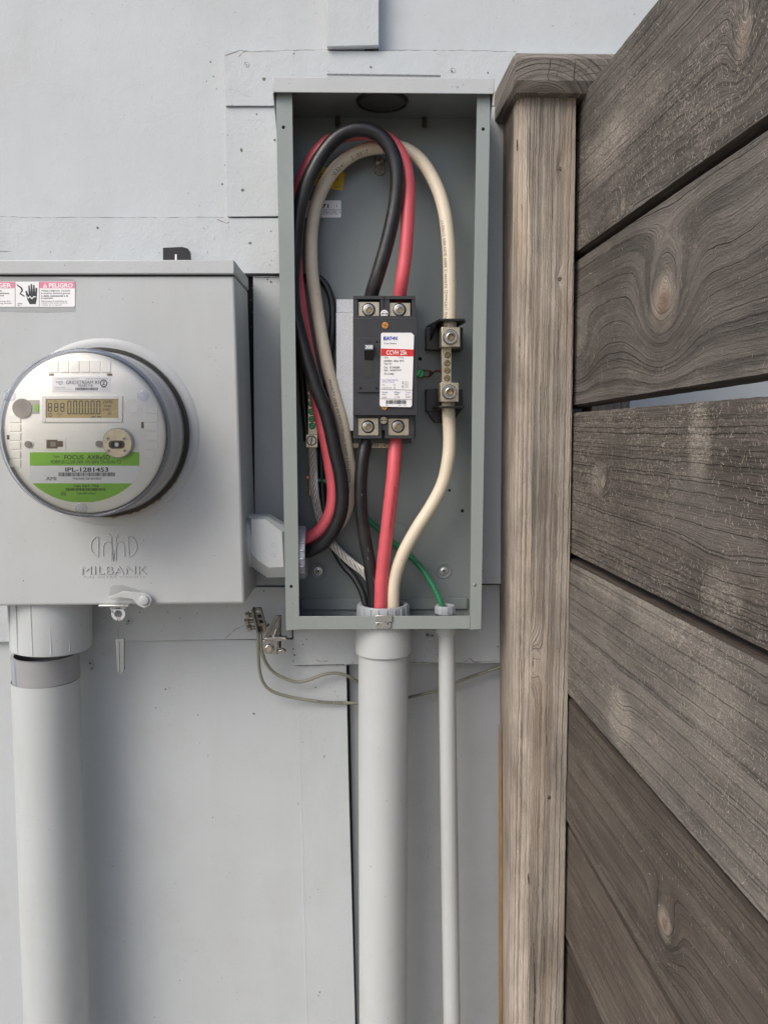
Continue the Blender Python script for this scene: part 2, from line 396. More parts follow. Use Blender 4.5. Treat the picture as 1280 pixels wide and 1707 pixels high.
def tube_text(mb, pts, r, s, start, height, phi=0., mat='print', aspect=.62, flip=False, spacing=1.05):
    """wrap print round a cable: start = distance along the path, letters stand across it"""
    V, F, asp = textmesh(s, 0., spacing=spacing)
    L = asp*height; acc = [0]
    for i in range(1, len(pts)): acc.append(acc[-1]+(pts[i]-pts[i-1]).length)
    vs = []
    for (x, y) in V:
        d = start+(x*L if not flip else -x*L); d = max(0, min(acc[-1]-1e-5, d))
        lo, hi = 0, len(acc)-1
        while hi-lo > 1:
            m_ = (lo+hi)//2
            if acc[m_] <= d: lo = m_
            else: hi = m_
        t = (d-acc[lo])/(acc[lo+1]-acc[lo]); p = pts[lo].lerp(pts[lo+1], t)
        T = (pts[min(lo+2, len(pts)-1)]-pts[max(lo-1, 0)]).normalized()
        v = (CP-p); v = (v-T*v.dot(T)).normalized(); b = T.cross(v)
        a = phi+((y-.5)*height/r)*(1 if not flip else -1)
        vs.append(p+(v*math.cos(a)-b*math.sin(a))*(r+.00025))
    mb.add(vs, [list(f) for f in F], mat)

# ------------------------------------------------------------------ ground (below the picture, it bounces light up the wall)
g = MB(plain('gravel_ground', (.30, .27, .23), .9, var=.2, bumps=(80, 1), vscale=20))
g.add([(-60, -60, 0), (60, -60, 0), (60, 8, 0), (-60, 8, 0)], [[0, 1, 2, 3]])
g.build('ground', kind='structure')

# ------------------------------------------------------------------ house wall
wall = thing('house_wall', 'pale grey painted panelled house wall behind the meter box, cabinet and conduits', 'wall', (0, .02, 0))
zb = .0
def wb(name, poly, yf, yb, mat='wall', bev=.0012, extra=None, label=None):
    m = MB(mat); m.prism(poly, yf, yb)
    if extra: extra(m)
    return m.build(name, wall, bevel=bev, label=label)
def holes(lst, y, mat='crack'):
    def f(m):
        for (x, yy, r) in lst: 
            n = 7; rn = random.Random(int(x*7+yy))
            pts = [(x+r*rn.uniform(.7, 1.15)*math.cos(2*math.pi*k/n), yy+r*rn.uniform(.7, 1.2)*math.sin(2*math.pi*k/n)) for k in range(n)]
            m.prism(pts, y-.0002, y+.0002, mat)
    return f
def crackline(m, pts, w0, y, mat='crack', seed=3):
    rn = random.Random(seed); up = []; dn = []
    for i in range(len(pts)-1):
        (x0, y0), (x1, y1) = pts[i], pts[i+1]; n = max(2, int(math.hypot(x1-x0, y1-y0)/7))
        for k in range(n+(i == len(pts)-2)):
            t = k/n; x = x0+(x1-x0)*t; yy = y0+(y1-y0)*t+rn.uniform(-.5, .5); w_ = w0*rn.uniform(.15, 1.)
            dx, dy = (x1-x0), (y1-y0); L = math.hypot(dx, dy); nx, ny = -dy/L, dx/L
            up.append((x+nx*w_, yy+ny*w_)); dn.append((x-nx*w_, yy-ny*w_))
    for i in range(len(up)-1):
        m.add([P(*up[i], y), P(*up[i+1], y), P(*dn[i+1], y), P(*dn[i], y)], [[0, 1, 2, 3]], mat)
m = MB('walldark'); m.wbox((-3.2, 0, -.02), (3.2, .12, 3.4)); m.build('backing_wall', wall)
# right side of the wall, seen through the fence gap: lighter siding
m = MB('wall'); a = P(1000, 600, -.006); m.wbox((a.x, -.006, 0), (3.2, -.001, P(640, 173, -.016).z)); m.build('siding_panel', wall)
def upx(m):
    crackline(m, [(0, 361), (60, 362.5), (130, 362), (250, 362.5), (374, 362)], .32, -.0164)
    holes([(351, 103, 1.5), (356, 127, 1.2), (345, 135, 1), (361, 148, 1)], -.016)(m)
z1 = P(0, 364, -.016)
m = MB('wall'); m.wbox((-3, -.016, z1.z), (P(470, 300, -.016).x, -.0012, 3.39)); upx(m); m.build('siding_panel', wall)
m = MB('wall'); m.wbox((P(470, 300, -.016).x, -.016, P(640, 172, -.016).z), (P(1100, 300, -.016).x+1.9, -.0012, 3.39)); m.build('siding_panel', wall)
# batten running up from the top trim board
m = MB('wallrough'); m.prism([(543, -400), (632, -400), (632, 76), (545, 78)], -.038, -.0165); m.build('batten', wall, bevel=.0012)
m = MB('gap'); m.prism([(546, 79), (575, 80.5), (600, 79.5), (612, 83), (631, 81), (631, 77), (546, 77)], -.030, -.0165)
m.build('batten_gap', wall)
def ex(m):
    crackline(m, [(376, 92), (400, 84), (425, 86), (470, 84), (540, 83), (640, 84), (760, 84), (860, 86)], .6, -.0312, 'crack', 5)
    crackline(m, [(398, 95), (404, 88), (412, 84)], .6, -.0312); crackline(m, [(380, 148), (400, 153), (425, 166)], .4, -.0312, 'wall', 9)
    holes([(440, 132, 3), (618, 112, 2.2), (411, 108, 1.2), (490, 89, 1.4), (753, 119, 2.6), (813, 121, 1.8)], -.0311)(m)
    for (x, y) in ((411, 107), (754, 117)): m.lathe(Vector(P(x, y, -.031)), 'y', [(.0034, 0), (.0034, .0006), (.0027, .0006), (.0027, 0)], 20, 'wallrough')
wb('trim_board', [(372.5, 84), (1100, 88), (1100, 176), (376, 176)], -.031, -.0165, 'wallrough', extra=ex)
def ex(m):
    holes([(402.5, 250, 3), (404.5, 316.5, 2.8), (380, 225, 1), (375, 275, 1), (428, 190, 1.4), (371, 307, 2), (458, 233, 2)], -.0282)(m)
    crackline(m, [(408, 200), (440, 200), (441, 212), (440, 222)], .4, -.0282, 'wallrough')
wb('trim_board', [(375, 179), (470, 179), (470, 360), (379, 361)], -.028, -.0165, 'wallrough', extra=ex)
def ex(m):
    holes([(417, 405, 2.6), (163, 380, 2.4), (85, 420, 1), (346, 420, 1), (452, 385, 1.2)], -.0262)(m)
    crackline(m, [(362, 366), (378, 372), (383, 371)], .8, -.0262)
    crackline(m, [(0, 419), (20, 419)], .6, -.0262)
wb('trim_board', [(-900, 363.5), (480, 363.5), (480, 455.5), (-900, 455.5)], -.026, -.0008, 'wallrough', extra=ex)
# the painted box end showing between meter box and cabinet
def ex(m):
    holes([(452, 470, 2), (446, 466, 1.4), (421, 480, 1.5), (418, 500, 1.5), (421, 520, 1.2), (419, 545, 1), (417, 570, 1)], -.0202, 'crack')(m)
    crackline(m, [(424, 462), (445, 463), (466, 461)], 1.2, -.0202)
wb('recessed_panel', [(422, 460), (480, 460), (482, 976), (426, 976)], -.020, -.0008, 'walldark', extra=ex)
m = MB('wall'); m.prism([(800, 178), (1000, 178), (1000, 973), (800, 973)], -.036, -.0008); m.build('trim_board', wall)  # board added ahead of the backing so this strip comes out lighter
m = MB('gap'); m.prism([(395, 457), (423, 457), (427, 977), (410, 977)], -.0015, -.0008); m.build('panel_edge_strip', wall)
# band below the meter box
def ex(m):
    crackline(m, [(376, 1064), (392, 1050), (408, 1042)], .7, -.0242)
    holes([(215, 1035, 2.2), (212, 1040, 1.4), (300, 1030, 1), (270, 1052, .8), (440, 985, 1.4)], -.0242)(m)
wb('trim_board', [(-900, 979), (482, 979), (486.8, 1063), (440, 1065), (160, 1069), (-900, 1075)], -.024, -.0008, 'wallrough', extra=ex)
def ex(m):
    crackline(m, [(490, 1110), (520, 1109.5), (556, 1108), (575, 1109)], .7, -.0222)
    crackline(m, [(575, 1109), (583, 1103), (590, 1105)], 1.6, -.0222, 'wallrough')
    crackline(m, [(527, 1101), (537, 1103), (548, 1102)], .6, -.0222)
    holes([(505, 1074, 1.5), (511, 1066, 1), (489, 1082, 1.6), (491, 1092, 2.2), (489, 1102, 1.4), (712, 1058, 3), (720, 1060, 3), (716, 1068, 1.8), (830, 1078, 1.6)], -.0222)(m)
    m.lathe(P(716, 1063, -.0222), 'y', [(.0045, 0), (.0035, .002), (.0001, .003)], 9, 'wallrough')
    crackline(m, [(683, 1104), (740, 1105), (772, 1105), (783, 1097), (790, 1104), (840, 1101)], .8, -.0222)
wb('trim_board', [(487, 975), (1000, 975), (1000, 1103), (560, 1107.5), (490, 1109)], -.022, -.0008, 'wallrough', extra=ex)
# big lower sheet and its joint cover
def ex(m):
    holes([(151, 1106, 2), (153, 1114, 1.6), (276, 1149, 1.7), (283, 1147, 1), (423, 1190, 2.1), (260, 1180, 1.1), (330, 1192, 1.1), (355, 1363, 1), (300, 1635, 1), (174, 1090, 1), (258, 1696, .8)], -.0152)(m)
wb('siding_panel', [(-900, 1072), (496, 1066), (514, 1800), (-900, 1800), ], -.015, -.0008, 'wall', extra=ex)
lo = P(496, 1800, -.015).z
def ex(m):
    holes([(526, 1146, 1.6), (497, 1340, 1), (541, 1260, 1), (533, 1654, 1.4), (531, 1660, 1), (540, 1262, 1)], -.0172, 'crack')(m)
    crackline(m, [(496.4, 1110), (499, 1200), (503, 1340), (507, 1480), (513, 1707)], .3, -.0172, 'wall')
wb('joint_board', [(496, 1109.5), (577, 1108), (581, 1300), (592, 1707), (594, 1800), (513, 1800), (502, 1350)], -.017, -.0006, 'wall', extra=ex)
m = MB('wall'); a = P(594, 1800, -.016); m.wbox((-3, -.015, .2), (a.x, -.0008, a.z)); m.build('siding_panel', wall)
m = MB('gap'); m.prism([(578, 1110), (582, 1110), (592, 1600), (597, 1800), (592, 1800)], -.002, -.0009); m.build('panel_edge_strip', wall)  # dark strip painting the shadow along the sheet's edge

# ------------------------------------------------------------------ meter box
YB = -.135
mbx = thing('meter_box', 'large light grey painted steel meter box with embossed front, left of the open cabinet', 'electrical box', P(200, 1008, -.08))
m = MB('box'); m.prism([(-60, 459), (391, 459), (408.5, 1007), (-45, 1011)], YB, -.027)
body = m.build('box_body', mbx, bevel=.0035, seg=3)
# embossed ring round the socket
MC = P(177, 722, YB)
m = MB('box'); m.lathe(MC, 'y', [(.1125, -.001), (.110, .0012), (.104, .0017), (.100, .0017)], 72, 'box')
m.build('socket_emboss', mbx)
m = MB('box'); m.prism([(-62, 433), (390.5, 433), (391.5, 457), (-62, 457)], YB-.004, -.024)
m.build('top_cap', mbx, bevel=.0015)
m = MB('gap'); m.prism([(-58, 456), (389, 456), (389, 460), (-58, 460)], YB-.0004, YB+.004); m.build('cap_seam_shade', mbx)  # joint under the cap, its shadow put in as a dark strip
# embossing
m = MB('box')
m.text('MILBANK', 136, 944, 245, 957, YB-.0012, 'box', .012, .0014, 1.05)
m.text('THE METER MOUNTS', 139, 960, 242, 963.5, YB-.0004, 'box', .0, .0004, 1.3)
def emb(pts, r=.0008): m.tube([P(x, y, YB-.0001) for x, y in pts], r, 8, 'box')
def zz(l): return [(x/2.4615, 860+y/2.4615) for x, y in l]
arc = lambda cx, cy, rx, ry, a, b, n=12: [(cx+rx*math.cos(R(a+(b-a)*k/n)), cy+ry*math.sin(R(a+(b-a)*k/n))) for k in range(n+1)]
emb(zz([(405, 168)]+arc(410, 125, 36, 42, 120, 240)+[(405, 85), (405, 168)]))
emb(zz([(530, 168)]+arc(527, 125, 36, 42, 60, -60)+[(528, 85), (530, 168)]))
emb(zz([(425, 165), (425, 135)]+arc(442, 130, 17, 25, 180, 360)+[(459, 183)]))
emb(zz([(478, 183), (478, 135)]+arc(495, 130, 17, 25, 180, 360)+[(512, 168)]))
emb(zz([(448, 75), (459, 85), (459, 110), (468, 185), (477, 110), (477, 85), (488, 75)]))
m.build('embossed_logo', mbx)
# danger sticker and its residue
y0 = YB-.0006
m = MB('boxstain'); m.prism([(-60, 464), (70, 462.5), (120, 465), (127, 470), (126, 519), (80, 521), (30, 520), (-60, 518)], YB-.0002, YB+.0002)
st = m.build('sticker_residue', mbx)
m = MB('white'); m.rbox(-58, 469.5, 125.5, 511.5, 3, y0, YB)
for (a, b) in ((-57.5, 25), (66, 125)): m.prism([(a, 470), (b, 470), (b, 480.5), (a, 480.5)], y0-.0001, y0, 'pink')
y1 = y0-.0002
m.text('DANGER', -30, 472, 20, 479.5, y1, 'white', .03); m.text('PELIGRO', 82, 472, 122, 479.5, y1, 'white', .03)
m.add([P(72, 479.5, y1), P(79.5, 479.5, y1), P(75.7, 472, y1)], [[0, 1, 2]], 'white')
m.text('!', 75.2, 474.5, 76.4, 479, y1-.0001, 'pink', .02)
for i, t in enumerate(('Voltaje peligroso. Causar\u00e1', 'la muerte, lesiones graves', 'o da\u00f1o substancial a la', 'propiedad.')):
    m.text(t, 69, 483.3+i*4.1, (69+48, 69+48, 69+45, 69+20)[i], 486.3+i*4.1, y1, 'ink', .015)
for i, t in enumerate(('Desconecte el suministro de', 'energ\u00eda a este equipo antes de', 'trabajar en su interior.')):
    m.text(t, 69.5, 500.5+i*3.4, (112, 113, 104)[i], 502.9+i*3.4, y1, 'ink')
for i, (t, a) in enumerate((('Hazardous voltage.', 5), ('Will cause death, serious', 16), ('injury, or substantial', 7), ('property damage.', 2))):
    m.text(t, a-60, 483.3+i*4.1, a, 486.3+i*4.1, y1, 'ink', .015)
for i, (t, a) in enumerate((('Turn off power before opening this', 18), ('equipment or performing inside.', 21))):
    m.text(t, a-70, 501+i*3.6, a, 503.6+i*3.6, y1, 'ink')
for x in (25.6, 65.7): m.prism([(x, 470), (x+.5, 470), (x+.5, 511), (x, 511)], y1, y0, 'ink')
hz = lambda l: [(x/2.6667, 400+y/2.6667) for x, y in l]
hand = hz([(122, 262), (133, 285), (160, 285), (165, 262), (167, 215), (160, 212), (158, 240), (155, 200), (149, 200), (148, 238), (144, 196), (138, 196), (138, 238), (133, 202), (127, 203), (129, 245), (120, 225), (114, 228)])
V = [P(x, y, y1) for x, y in hand]; m.add(V, [list(range(len(V)))], 'ink')
bolt = hz([(76, 196), (100, 212), (104, 225), (94, 238), (112, 248), (110, 253), (88, 240), (97, 225), (94, 216), (76, 201)])
V = [P(x, y, y1) for x, y in bolt]; m.add(V, [list(range(len(V)))], 'ink')
spk = hz([(118, 246), (128, 256), (134, 248), (144, 258), (152, 249), (166, 254), (152, 255), (144, 264), (134, 254), (128, 262)])
V = [P(x, y, y1-.0001) for x, y in spk]; m.add(V, [list(range(len(V)))], 'white')
m.text('104404', 30, 505, 38, 507, y1, 'ink'); m.text('REV. 1', 30, 508, 36, 510, y1, 'ink')
m.build('warning_sticker', mbx)
# latch
m = MB('box', 'steel')
m.wbox((P(169, 1007, YB).x, YB-.010, P(0, 1010, YB).z), (P(219, 1007, YB).x, YB+.004, P(0, 1006.5, YB).z), 'zinc')
m.prism([(181, 996), (205, 986), (240, 988), (249, 992), (254, 1000), (250, 1010), (240, 1014), (230, 1009), (221, 999), (200, 996), (188, 1000)], YB-.0085, YB-.005)
c = P(241, 1000, YB-.008); m.lathe((c.x, YB-.005, c.z), 'y', [(.006, 0), (.006, .006), (.0045, .0068), (.0001, .0068)], 24)
m.build('latch_lever', mbx, bevel=.0006)
m = MB('box')
c = P(198.5, 1023, YB-.004); m.prism([(182, 1010), (211, 1010), (208, 1016), (191, 1016)], YB-.006, YB-.003)
m.lathe((c.x, YB-.003, c.z), 'y', [(.0046, 0), (.0046, .003), (.0085, .003), (.0085, 0), (.0046, 0)], 24)
m.prism([(183, 1012), (187, 1012), (191, 1022), (189, 1024)], YB-.006, YB-.003)
m.build('hasp_tab', mbx, bevel=.0004)
m = MB('boxstain'); m.prism([(183, 993), (184, 981), (188, 976), (205, 975), (232, 984), (236, 988), (215, 990), (200, 988)], YB-.0002, YB+.0002); m.build('paint_scuff', mbx)
# hanging seal
sl = thing('meter_seal', 'small grey plastic tag seal hanging by a wire from the meter box latch', 'seal', P(200, 1066, YB-.005))
m = MB('steel'); m.tube(path([(198, 1066, YB-.005), (195.5, 1045, YB-.006), (197, 1029, YB-.008), (200, 1027, YB-.004), (203, 1045, YB-.004), (201, 1066, YB-.005)], .002), .0005, 6); m.build('seal_wire', sl)
m = MB('tag'); m.prism([(193, 1067), (207, 1065), (207, 1117), (204, 1123), (198, 1123), (196, 1118)], YB-.007, YB-.003)
m.prism([(194, 1069), (199, 1068.5), (200, 1121), (197, 1121)], YB-.0076, YB-.007, 'tag')
for k in range(8): m.prism([(202, 1074+k*5), (203.5, 1074+k*5), (203.5, 1076+k*5), (202, 1076+k*5)], YB-.0073, YB-.007, 'inkpale')
m.build('seal_body', sl, bevel=.0008)
# black bracket peeping over the box
m = MB('blackp'); m.prism([(272, 413), (304, 411.5), (313, 414), (317, 420), (318, 436), (272, 436)], -.052, -.046)
m.prism([(292, 424), (295, 424), (295, 436), (292, 436)], -.0524, -.052, 'white')
m.build('bracket', None, 'small black bracket standing behind the top edge of the meter box', 'bracket', bevel=.001)

# ------------------------------------------------------------------ electric meter
met = thing('electric_meter', 'round glass-covered electricity meter with digital display plugged into the grey box', 'electric meter', MC)
m = MB('facegrey')
m.lathe(MC, 'y', [(.0965, .0018), (.0965, .012), (.0945, .014), (.0925, .030), (.0925, .066), (.0890, .068), (.0885, .055)], 96)
m.build('meter_body', met)
m = MB('gasket'); m.lathe(MC, 'y', [(.0962, .0016), (.0992, .002), (.0995, .0125), (.0962, .0150)], 96)
m.build('locking_ring', met)
m = MB('sealant'); 
B = []
for k in range(60):
    a = R(-122+k*1.55); rr_ = .0988+.0012*math.sin(k*1.7)+.0008*math.sin(k*.6)
    B.append(Vector((MC.x+rr_*math.cos(a), YB-.0028, MC.z+rr_*math.sin(a))))
m.tube(B, .0016, 6, rr=[.0005+.0014*abs(math.sin(k*.47))*(1 if k < 56 else .4) for k in range(60)]); m.build('sealant_bead', met)
YF = YB-.0715          # face plate
def zq(x, y): return (x/3.765, 560+y/3.765)
m = MB('face'); m.lathe((MC.x, YF, MC.z), 'y', [(.00001, 0), (.0855, 0), (.0882, -.0015), (.0882, -.008)], 96)
# moulded tabs round the plate, as shallow relief boxes
def zb_(m, x0, y0, x1, y1, h, mat, yb=YF+.0002): a = zq(x0, y0); b = zq(x1, y1); m.box(a[0], a[1], b[0], b[1], YF-h, yb, mat)
for k in range(6): zb_(m, 309+k*66, 155, 309+k*66+56, 228, .0009, 'face')
for k in range(6): zb_(m, 62, 498+k*56, 130, 498+k*56+44, .0009, 'face')
for k in range(6): zb_(m, 914, 440+k*56, 990 if k < 5 else 970, 440+k*56+44, .0009, 'face')
zb_(m, 310, 236, 340, 250, .0003, 'brown'); zb_(m, 674, 236, 706, 250, .0003, 'brown')
zb_(m, 888, 540, 904, 580, .0003, 'brown'); zb_(m, 46, 622, 62, 650, .0003, 'brown')
a = zq(155, 465)
m.build('face_plate', met)
m = MB('window'); q = zq(140, 455); m.cyl(q[0], q[1], YF-.0016, YF+.001, 16, 'window', 32); m.build('round_window', met)
m = MB('face'); zb_(m, 180, 402, 246, 486, .0008, 'facedk'); zb_(m, 218, 432, 244, 474, .0012, 'lgreen'); m.build('reset_recess', met)
m = MB('face'); q = zq(838, 454); m.lathe(P(q[0], q[1], YF), 'y', [(.0100, 0), (.0100, .0003), (.0096, .0003), (.0096, 0), (.0046, 0), (.0046, .0003), (.0043, .0003), (.0043, 0)], 32, smooth=False); m.build('round_boss', met)
# display
m = MB('face')
for (x0, y0_, x1, y1_) in ((262, 376, 290, 542), (744, 376, 770, 542), (290, 376, 744, 397), (290, 515, 744, 542)): zb_(m, x0, y0_, x1, y1_, .0022, 'white' if False else 'face')
disp = m.build('display_frame', met, bevel=.0005)
m = MB('lcd'); zb_(m, 288, 396, 746, 517, .0008, 'lcd')
yl = YF-.0010
def seg7(m, x, y, w_, h, t, on='1111111'):
    def q(a, b, c, d): m.prism([zq(a, b), zq(c, b), zq(c, d), zq(a, d)], yl, yl+.0001, 'seg')
    g_ = 1.2
    q(x+t*.6, y, x+w_-t*.6, y+t); q(x+t*.6, y+h-t, x+w_-t*.6, y+h)
    q(x, y+t*.6, x+t, y+h/2-g_); q(x+w_-t, y+t*.6, x+w_, y+h/2-g_)
    q(x, y+h/2+g_, x+t, y+h-t*.6); q(x+w_-t, y+h/2+g_, x+w_, y+h-t*.6)
for k in range(6):
    seg7(m, 425+k*36.5, 406, 25, 86, 6)
    if k: m.prism([zq(425+k*36.5-8, 485), zq(425+k*36.5-3, 485), zq(425+k*36.5-3, 492), zq(425+k*36.5-8, 492)], yl, yl+.0001, 'seg')
for k in range(3):
    seg7(m, 303+k*39, 420, 26, 56, 6); m.prism([zq(306+k*39, 444), zq(326+k*39, 444), zq(326+k*39, 452), zq(306+k*39, 452)], yl, yl+.0001, 'seg')
def zt(m, t, x0, y0_, x1, y1_, y, mat='ink', weight=0.): a = zq(x0, y0_); b = zq(x1, y1_); m.text(t, a[0], a[1], b[0], b[1], y, mat, weight)
zt(m, 'kVARh', 648, 405, 708, 423, yl, 'seg', .01); zt(m, 'Vrms', 650, 430, 700, 447, yl, 'seg', .01); zt(m, 'kWh', 648, 455, 690, 470, yl, 'seg', .01)
zt(m, 'TEST', 355, 486, 398, 497, yl, 'seg'); zt(m, 'No', 340, 404, 358, 414, yl, 'seg'); zt(m, 'C', 370, 501, 379, 512, yl, 'seg')
zt(m, 'PF', 680, 482, 700, 496, yl, 'seg')
for a, b in ((575, 600), (612, 637)): m.prism([zq(a, 505), zq(b, 505), zq(b, 511), zq(a, 511)], yl, yl+.0001, 'seg')
q = zq(317, 496); m.lathe(P(q[0], q[1], yl+.0001), 'y', [(.0022, 0), (.0022, .0001), (.0016, .0001)], 16, 'seg')
m.build('display_screen', met)
# radio sticker
m = MB('white'); zb_(m, 330, 254, 692, 350, .0005, 'white'); ys = YF-.0007
zt(m, 'CONTAINS FCC ID: R7PEG1R1S6', 348, 265, 495, 273, ys, 'inkpale'); zt(m, 'CONTAINS IC: 5294A-EG1R1S6', 537, 265, 676, 273, ys, 'inkpale')
zt(m, 'GRIDSTREAM RF', 416, 280, 628, 303, ys, 'ink', .012); zt(m, '90A81718', 492, 304, 583, 319, ys, 'ink')
a = zq(475, 324); b = zq(616, 341); m.bars(a[0], a[1], b[0], b[1], ys, 'ink', 34, 4)
zt(m, 'Landis', 354, 281, 398, 293, ys); zt(m, 'Gyr+', 370, 296, 398, 309, ys); zt(m, 'Model# LGRFE01', 348, 320, 412, 327, ys, 'inkpale'); zt(m, 'This device complies with FCC', 348, 333, 452, 339, ys, 'inkpale')
q = zq(653, 297); m.lathe(P(q[0], q[1], ys+.0001), 'y', [(.0040, 0), (.0040, .0001), (.0030, .0001)], 28, 'ink')
zt(m, 'Z', 643, 286, 663, 308, ys, 'ink', .03); zt(m, 'ZigBee', 638, 318, 672, 328, ys); zt(m, 'CERTIFIED PRODUCT', 632, 333, 680, 338, ys, 'inkpale')
m.build('radio_sticker', met)
# rating label with green bands, cut to the round of the plate
def band(m, y0_, y1_, mat, h=.0005):
    cxp, cyp = 515.0, 600.0; rr_ = 470.0; L = []; Rr = []; n = 14
    for k in range(n+1):
        yy = y0_+(y1_-y0_)*k/n
        hw = math.sqrt(max(1, 455**2-(yy-592)**2)); xl = max(190, cxp-hw); xr = min(876, cxp+hw+8)
        L.append(zq(xl, yy)); Rr.append(zq(xr, yy))
    m.prism(L+Rr[::-1], YF-h, YF+.0003, mat)
m = MB('lgreen'); band(m, 730, 814, 'lgreen'); band(m, 814.5, 925, 'white'); band(m, 925.5, 1043, 'lgreen')
zt(m, 'FOCUS  AXReSD', 406, 748, 692, 775, ys, 'ink', .012); zt(m, 'Type', 336, 750, 376, 766, ys)
zt(m, 'FORM 2S CL200 240V 3W 60Hz TA=30 Kh 7.2', 322, 780, 760, 801, ys, 'ink', .008)
zt(m, 'IPL-1281453', 412, 825, 682, 853, ys, 'ink', .022); zt(m, '*NXA001281453002*', 458, 888, 641, 902, ys, 'ink', .01)
a = zq(370, 857); b = zq(726, 881); m.bars(a[0], a[1], b[0], b[1], ys, 'ink', 62, 8)
zt(m, 'AMI', 291, 884, 355, 907, ys, 'ink', .008); zt(m, '160 069 706', 466, 933, 623, 950, ys, 'ink', .01)
a = zq(415, 955); b = zq(663, 972); m.bars(a[0], a[1], b[0], b[1], ys, 'ink', 46, 12)
zt(m, 'Landis+Gyr', 486, 981, 606, 997, ys, 'ink', .01); zt(m, '-RSS', 384, 979, 416, 990, ys); zt(m, '0720', 384, 992, 416, 1002, ys)
m.build('rating_label', met)
# optical port, pins and connector
m = MB('nickel'); q = zq(740, 672)
c = P(q[0], q[1], YF-.008); rp = .0155
m.lathe((c.x, YF, c.z), 'y', [(.0165, 0), (.0165, .008), (.0155, .0085)], 40, 'facegrey')
m.lathe((c.x, YF-.0085, c.z), 'y', [(.0155, 0), (.0155, .0008), (.00001, .0008)], 40, M['nickel'])
m.rbox(*(zq(683, 656)+zq(783, 708)), 6, YF-.0100, YF-.0092, 'brown'); m.rbox(*(zq(697, 664)+zq(769, 700)), 4.5, YF-.0103, YF-.0100, 'ink')
m.rbox(*(zq(722, 669)+zq(745, 695)), 2, YF-.0106, YF-.0103, 'white')
for (a, b) in ((678, 645), (781, 645), (682, 722), (785, 722)):
    q2 = zq(a, b); m.cyl(q2[0], q2[1], YF-.0100, YF-.009, 3.2, 'steel', 18); m.cyl(q2[0], q2[1], YF-.0101, YF-.010, 1.5, 'brown', 12)
m.build('optical_port', met)
m = MB('brown'); zb_(m, 280, 640, 414, 716, .0008, 'face'); zb_(m, 294, 652, 362, 706, .0014, 'brown'); zb_(m, 362, 660, 396, 696, .0014, 'brown'); zb_(m, 318, 664, 352, 694, .0018, 'window'); m.build('jumper_port', met)
for (x, y) in ((176, 680), (622, 678)):
    m = MB('window'); q = zq(x, y); m.cyl(q[0]+3, q[1], YF-.001, YF+.001, 6.2, 'face', 24); m.cyl(q[0], q[1], YF-.003, YF-.0012, 5.6, 'window', 24); m.build('pin', met)
# clear cover
GR = .0905; GY = .083
m = MB('glass'); m.lathe(MC, 'y', [(GR+.0012, .064), (GR, .066), (GR-.0005, GY-.008), (GR-.0030, GY-.0028), (GR-.0075, GY), (.00001, GY+.0006)], 96)
cover = m.build('glass_cover', met)
m = MB('glassedge'); m.lathe(MC, 'y', [(GR-.0004, GY-.0065), (GR+.0010, GY-.006), (GR+.0010, GY-.0045), (GR-.0006, GY-.004)], 96)
m.lathe(MC, 'y', [(GR+.0022, .0645), (GR+.0030, .066), (GR+.0026, .0685), (GR+.0004, .069)], 96)
m.build('glass_rim', cover)
for (x, y) in ((68, 375), (903, 375), (516, 1086)):
    m = MB('glassedge'); q = zq(x, y); c = P(q[0], q[1], YB-GY+.002); m.lathe((c.x, YB-GY+.002, c.z), 'y', [(.0062, 0), (.0062, .0026), (.0048, .0034), (.0030, .0034), (.0028, .002), (.00001, .002)], 28); m.build('cover_boss', cover)

# ------------------------------------------------------------------ conduits
def vz(px, py, y): return P(px, py, y).z
def pipe(mb, top, bot, r, mat=0, prof=None):
    mb.lathe(bot, (top-bot), [(r, 0), (r, (top-bot).length)], 64, mat); return mb
# left conduit
lc = thing('conduit', 'wide grey plastic conduit under the meter box, with a ribbed threaded collar', 'conduit', P(86, 1090, -.078))
yA = -.078
m = MB('pvc'); t = P(86.5, 1000, yA); b = P(86.5, 1078, yA); rC = 64.5*mpp(yA)
m.lathe(b, (t-b), [(rC-.008, .004), (rC-.006, 0), (rC-.001, 0), (rC, .001), (rC, (t-b).length+.02)], 72)
for k in range(14):
    a = R(k*360/14+8); e = Vector((math.cos(a), math.sin(a), 0)); m.tube([b+e*(rC-.0007)+Vector((0, 0, .003)), b+e*(rC-.0007)+Vector((0, 0, .02)), b+e*(rC-.0007)+Vector((0, 0, .08))], .0014, 8)
m.build('threaded_collar', lc)
m = MB('pvc'); t = P(76, 1089, yA); bm_ = P(78.5, 1131, yA); b = P(97.5, 1760, yA); rP = 54.2*mpp(yA); 
ax = (t-b).normalized()
m.lathe(b, (t-b), [(rP, -.4), (rP, (bm_-b).length)], 72)
m.lathe(bm_, (t-bm_), [(rP-.0003, 0), (rP-.0003, (t-bm_).length), (rP-.004, (t-bm_).length+.0005), (rP-.005, (t-bm_).length-.03)], 72, 'pvcraw')
m.lathe(t, ax, [(rP-.005, -.02), (.0001, -.02)], 48, 'void')
m.build('pipe', lc)
m = MB('bluemark'); q0 = t+ax*0; e = Vector((-math.cos(R(52)), -math.sin(R(52)), 0))
pa = bm_+e*(rP+.0001); pb = t+e*(rP+.0001); sd = Vector((.0011, -.0007, 0)); m.add([pa-sd, pa+sd, pb+sd, pb-sd], [[0, 1, 2, 3]]); m.build('blue_stripe', lc)
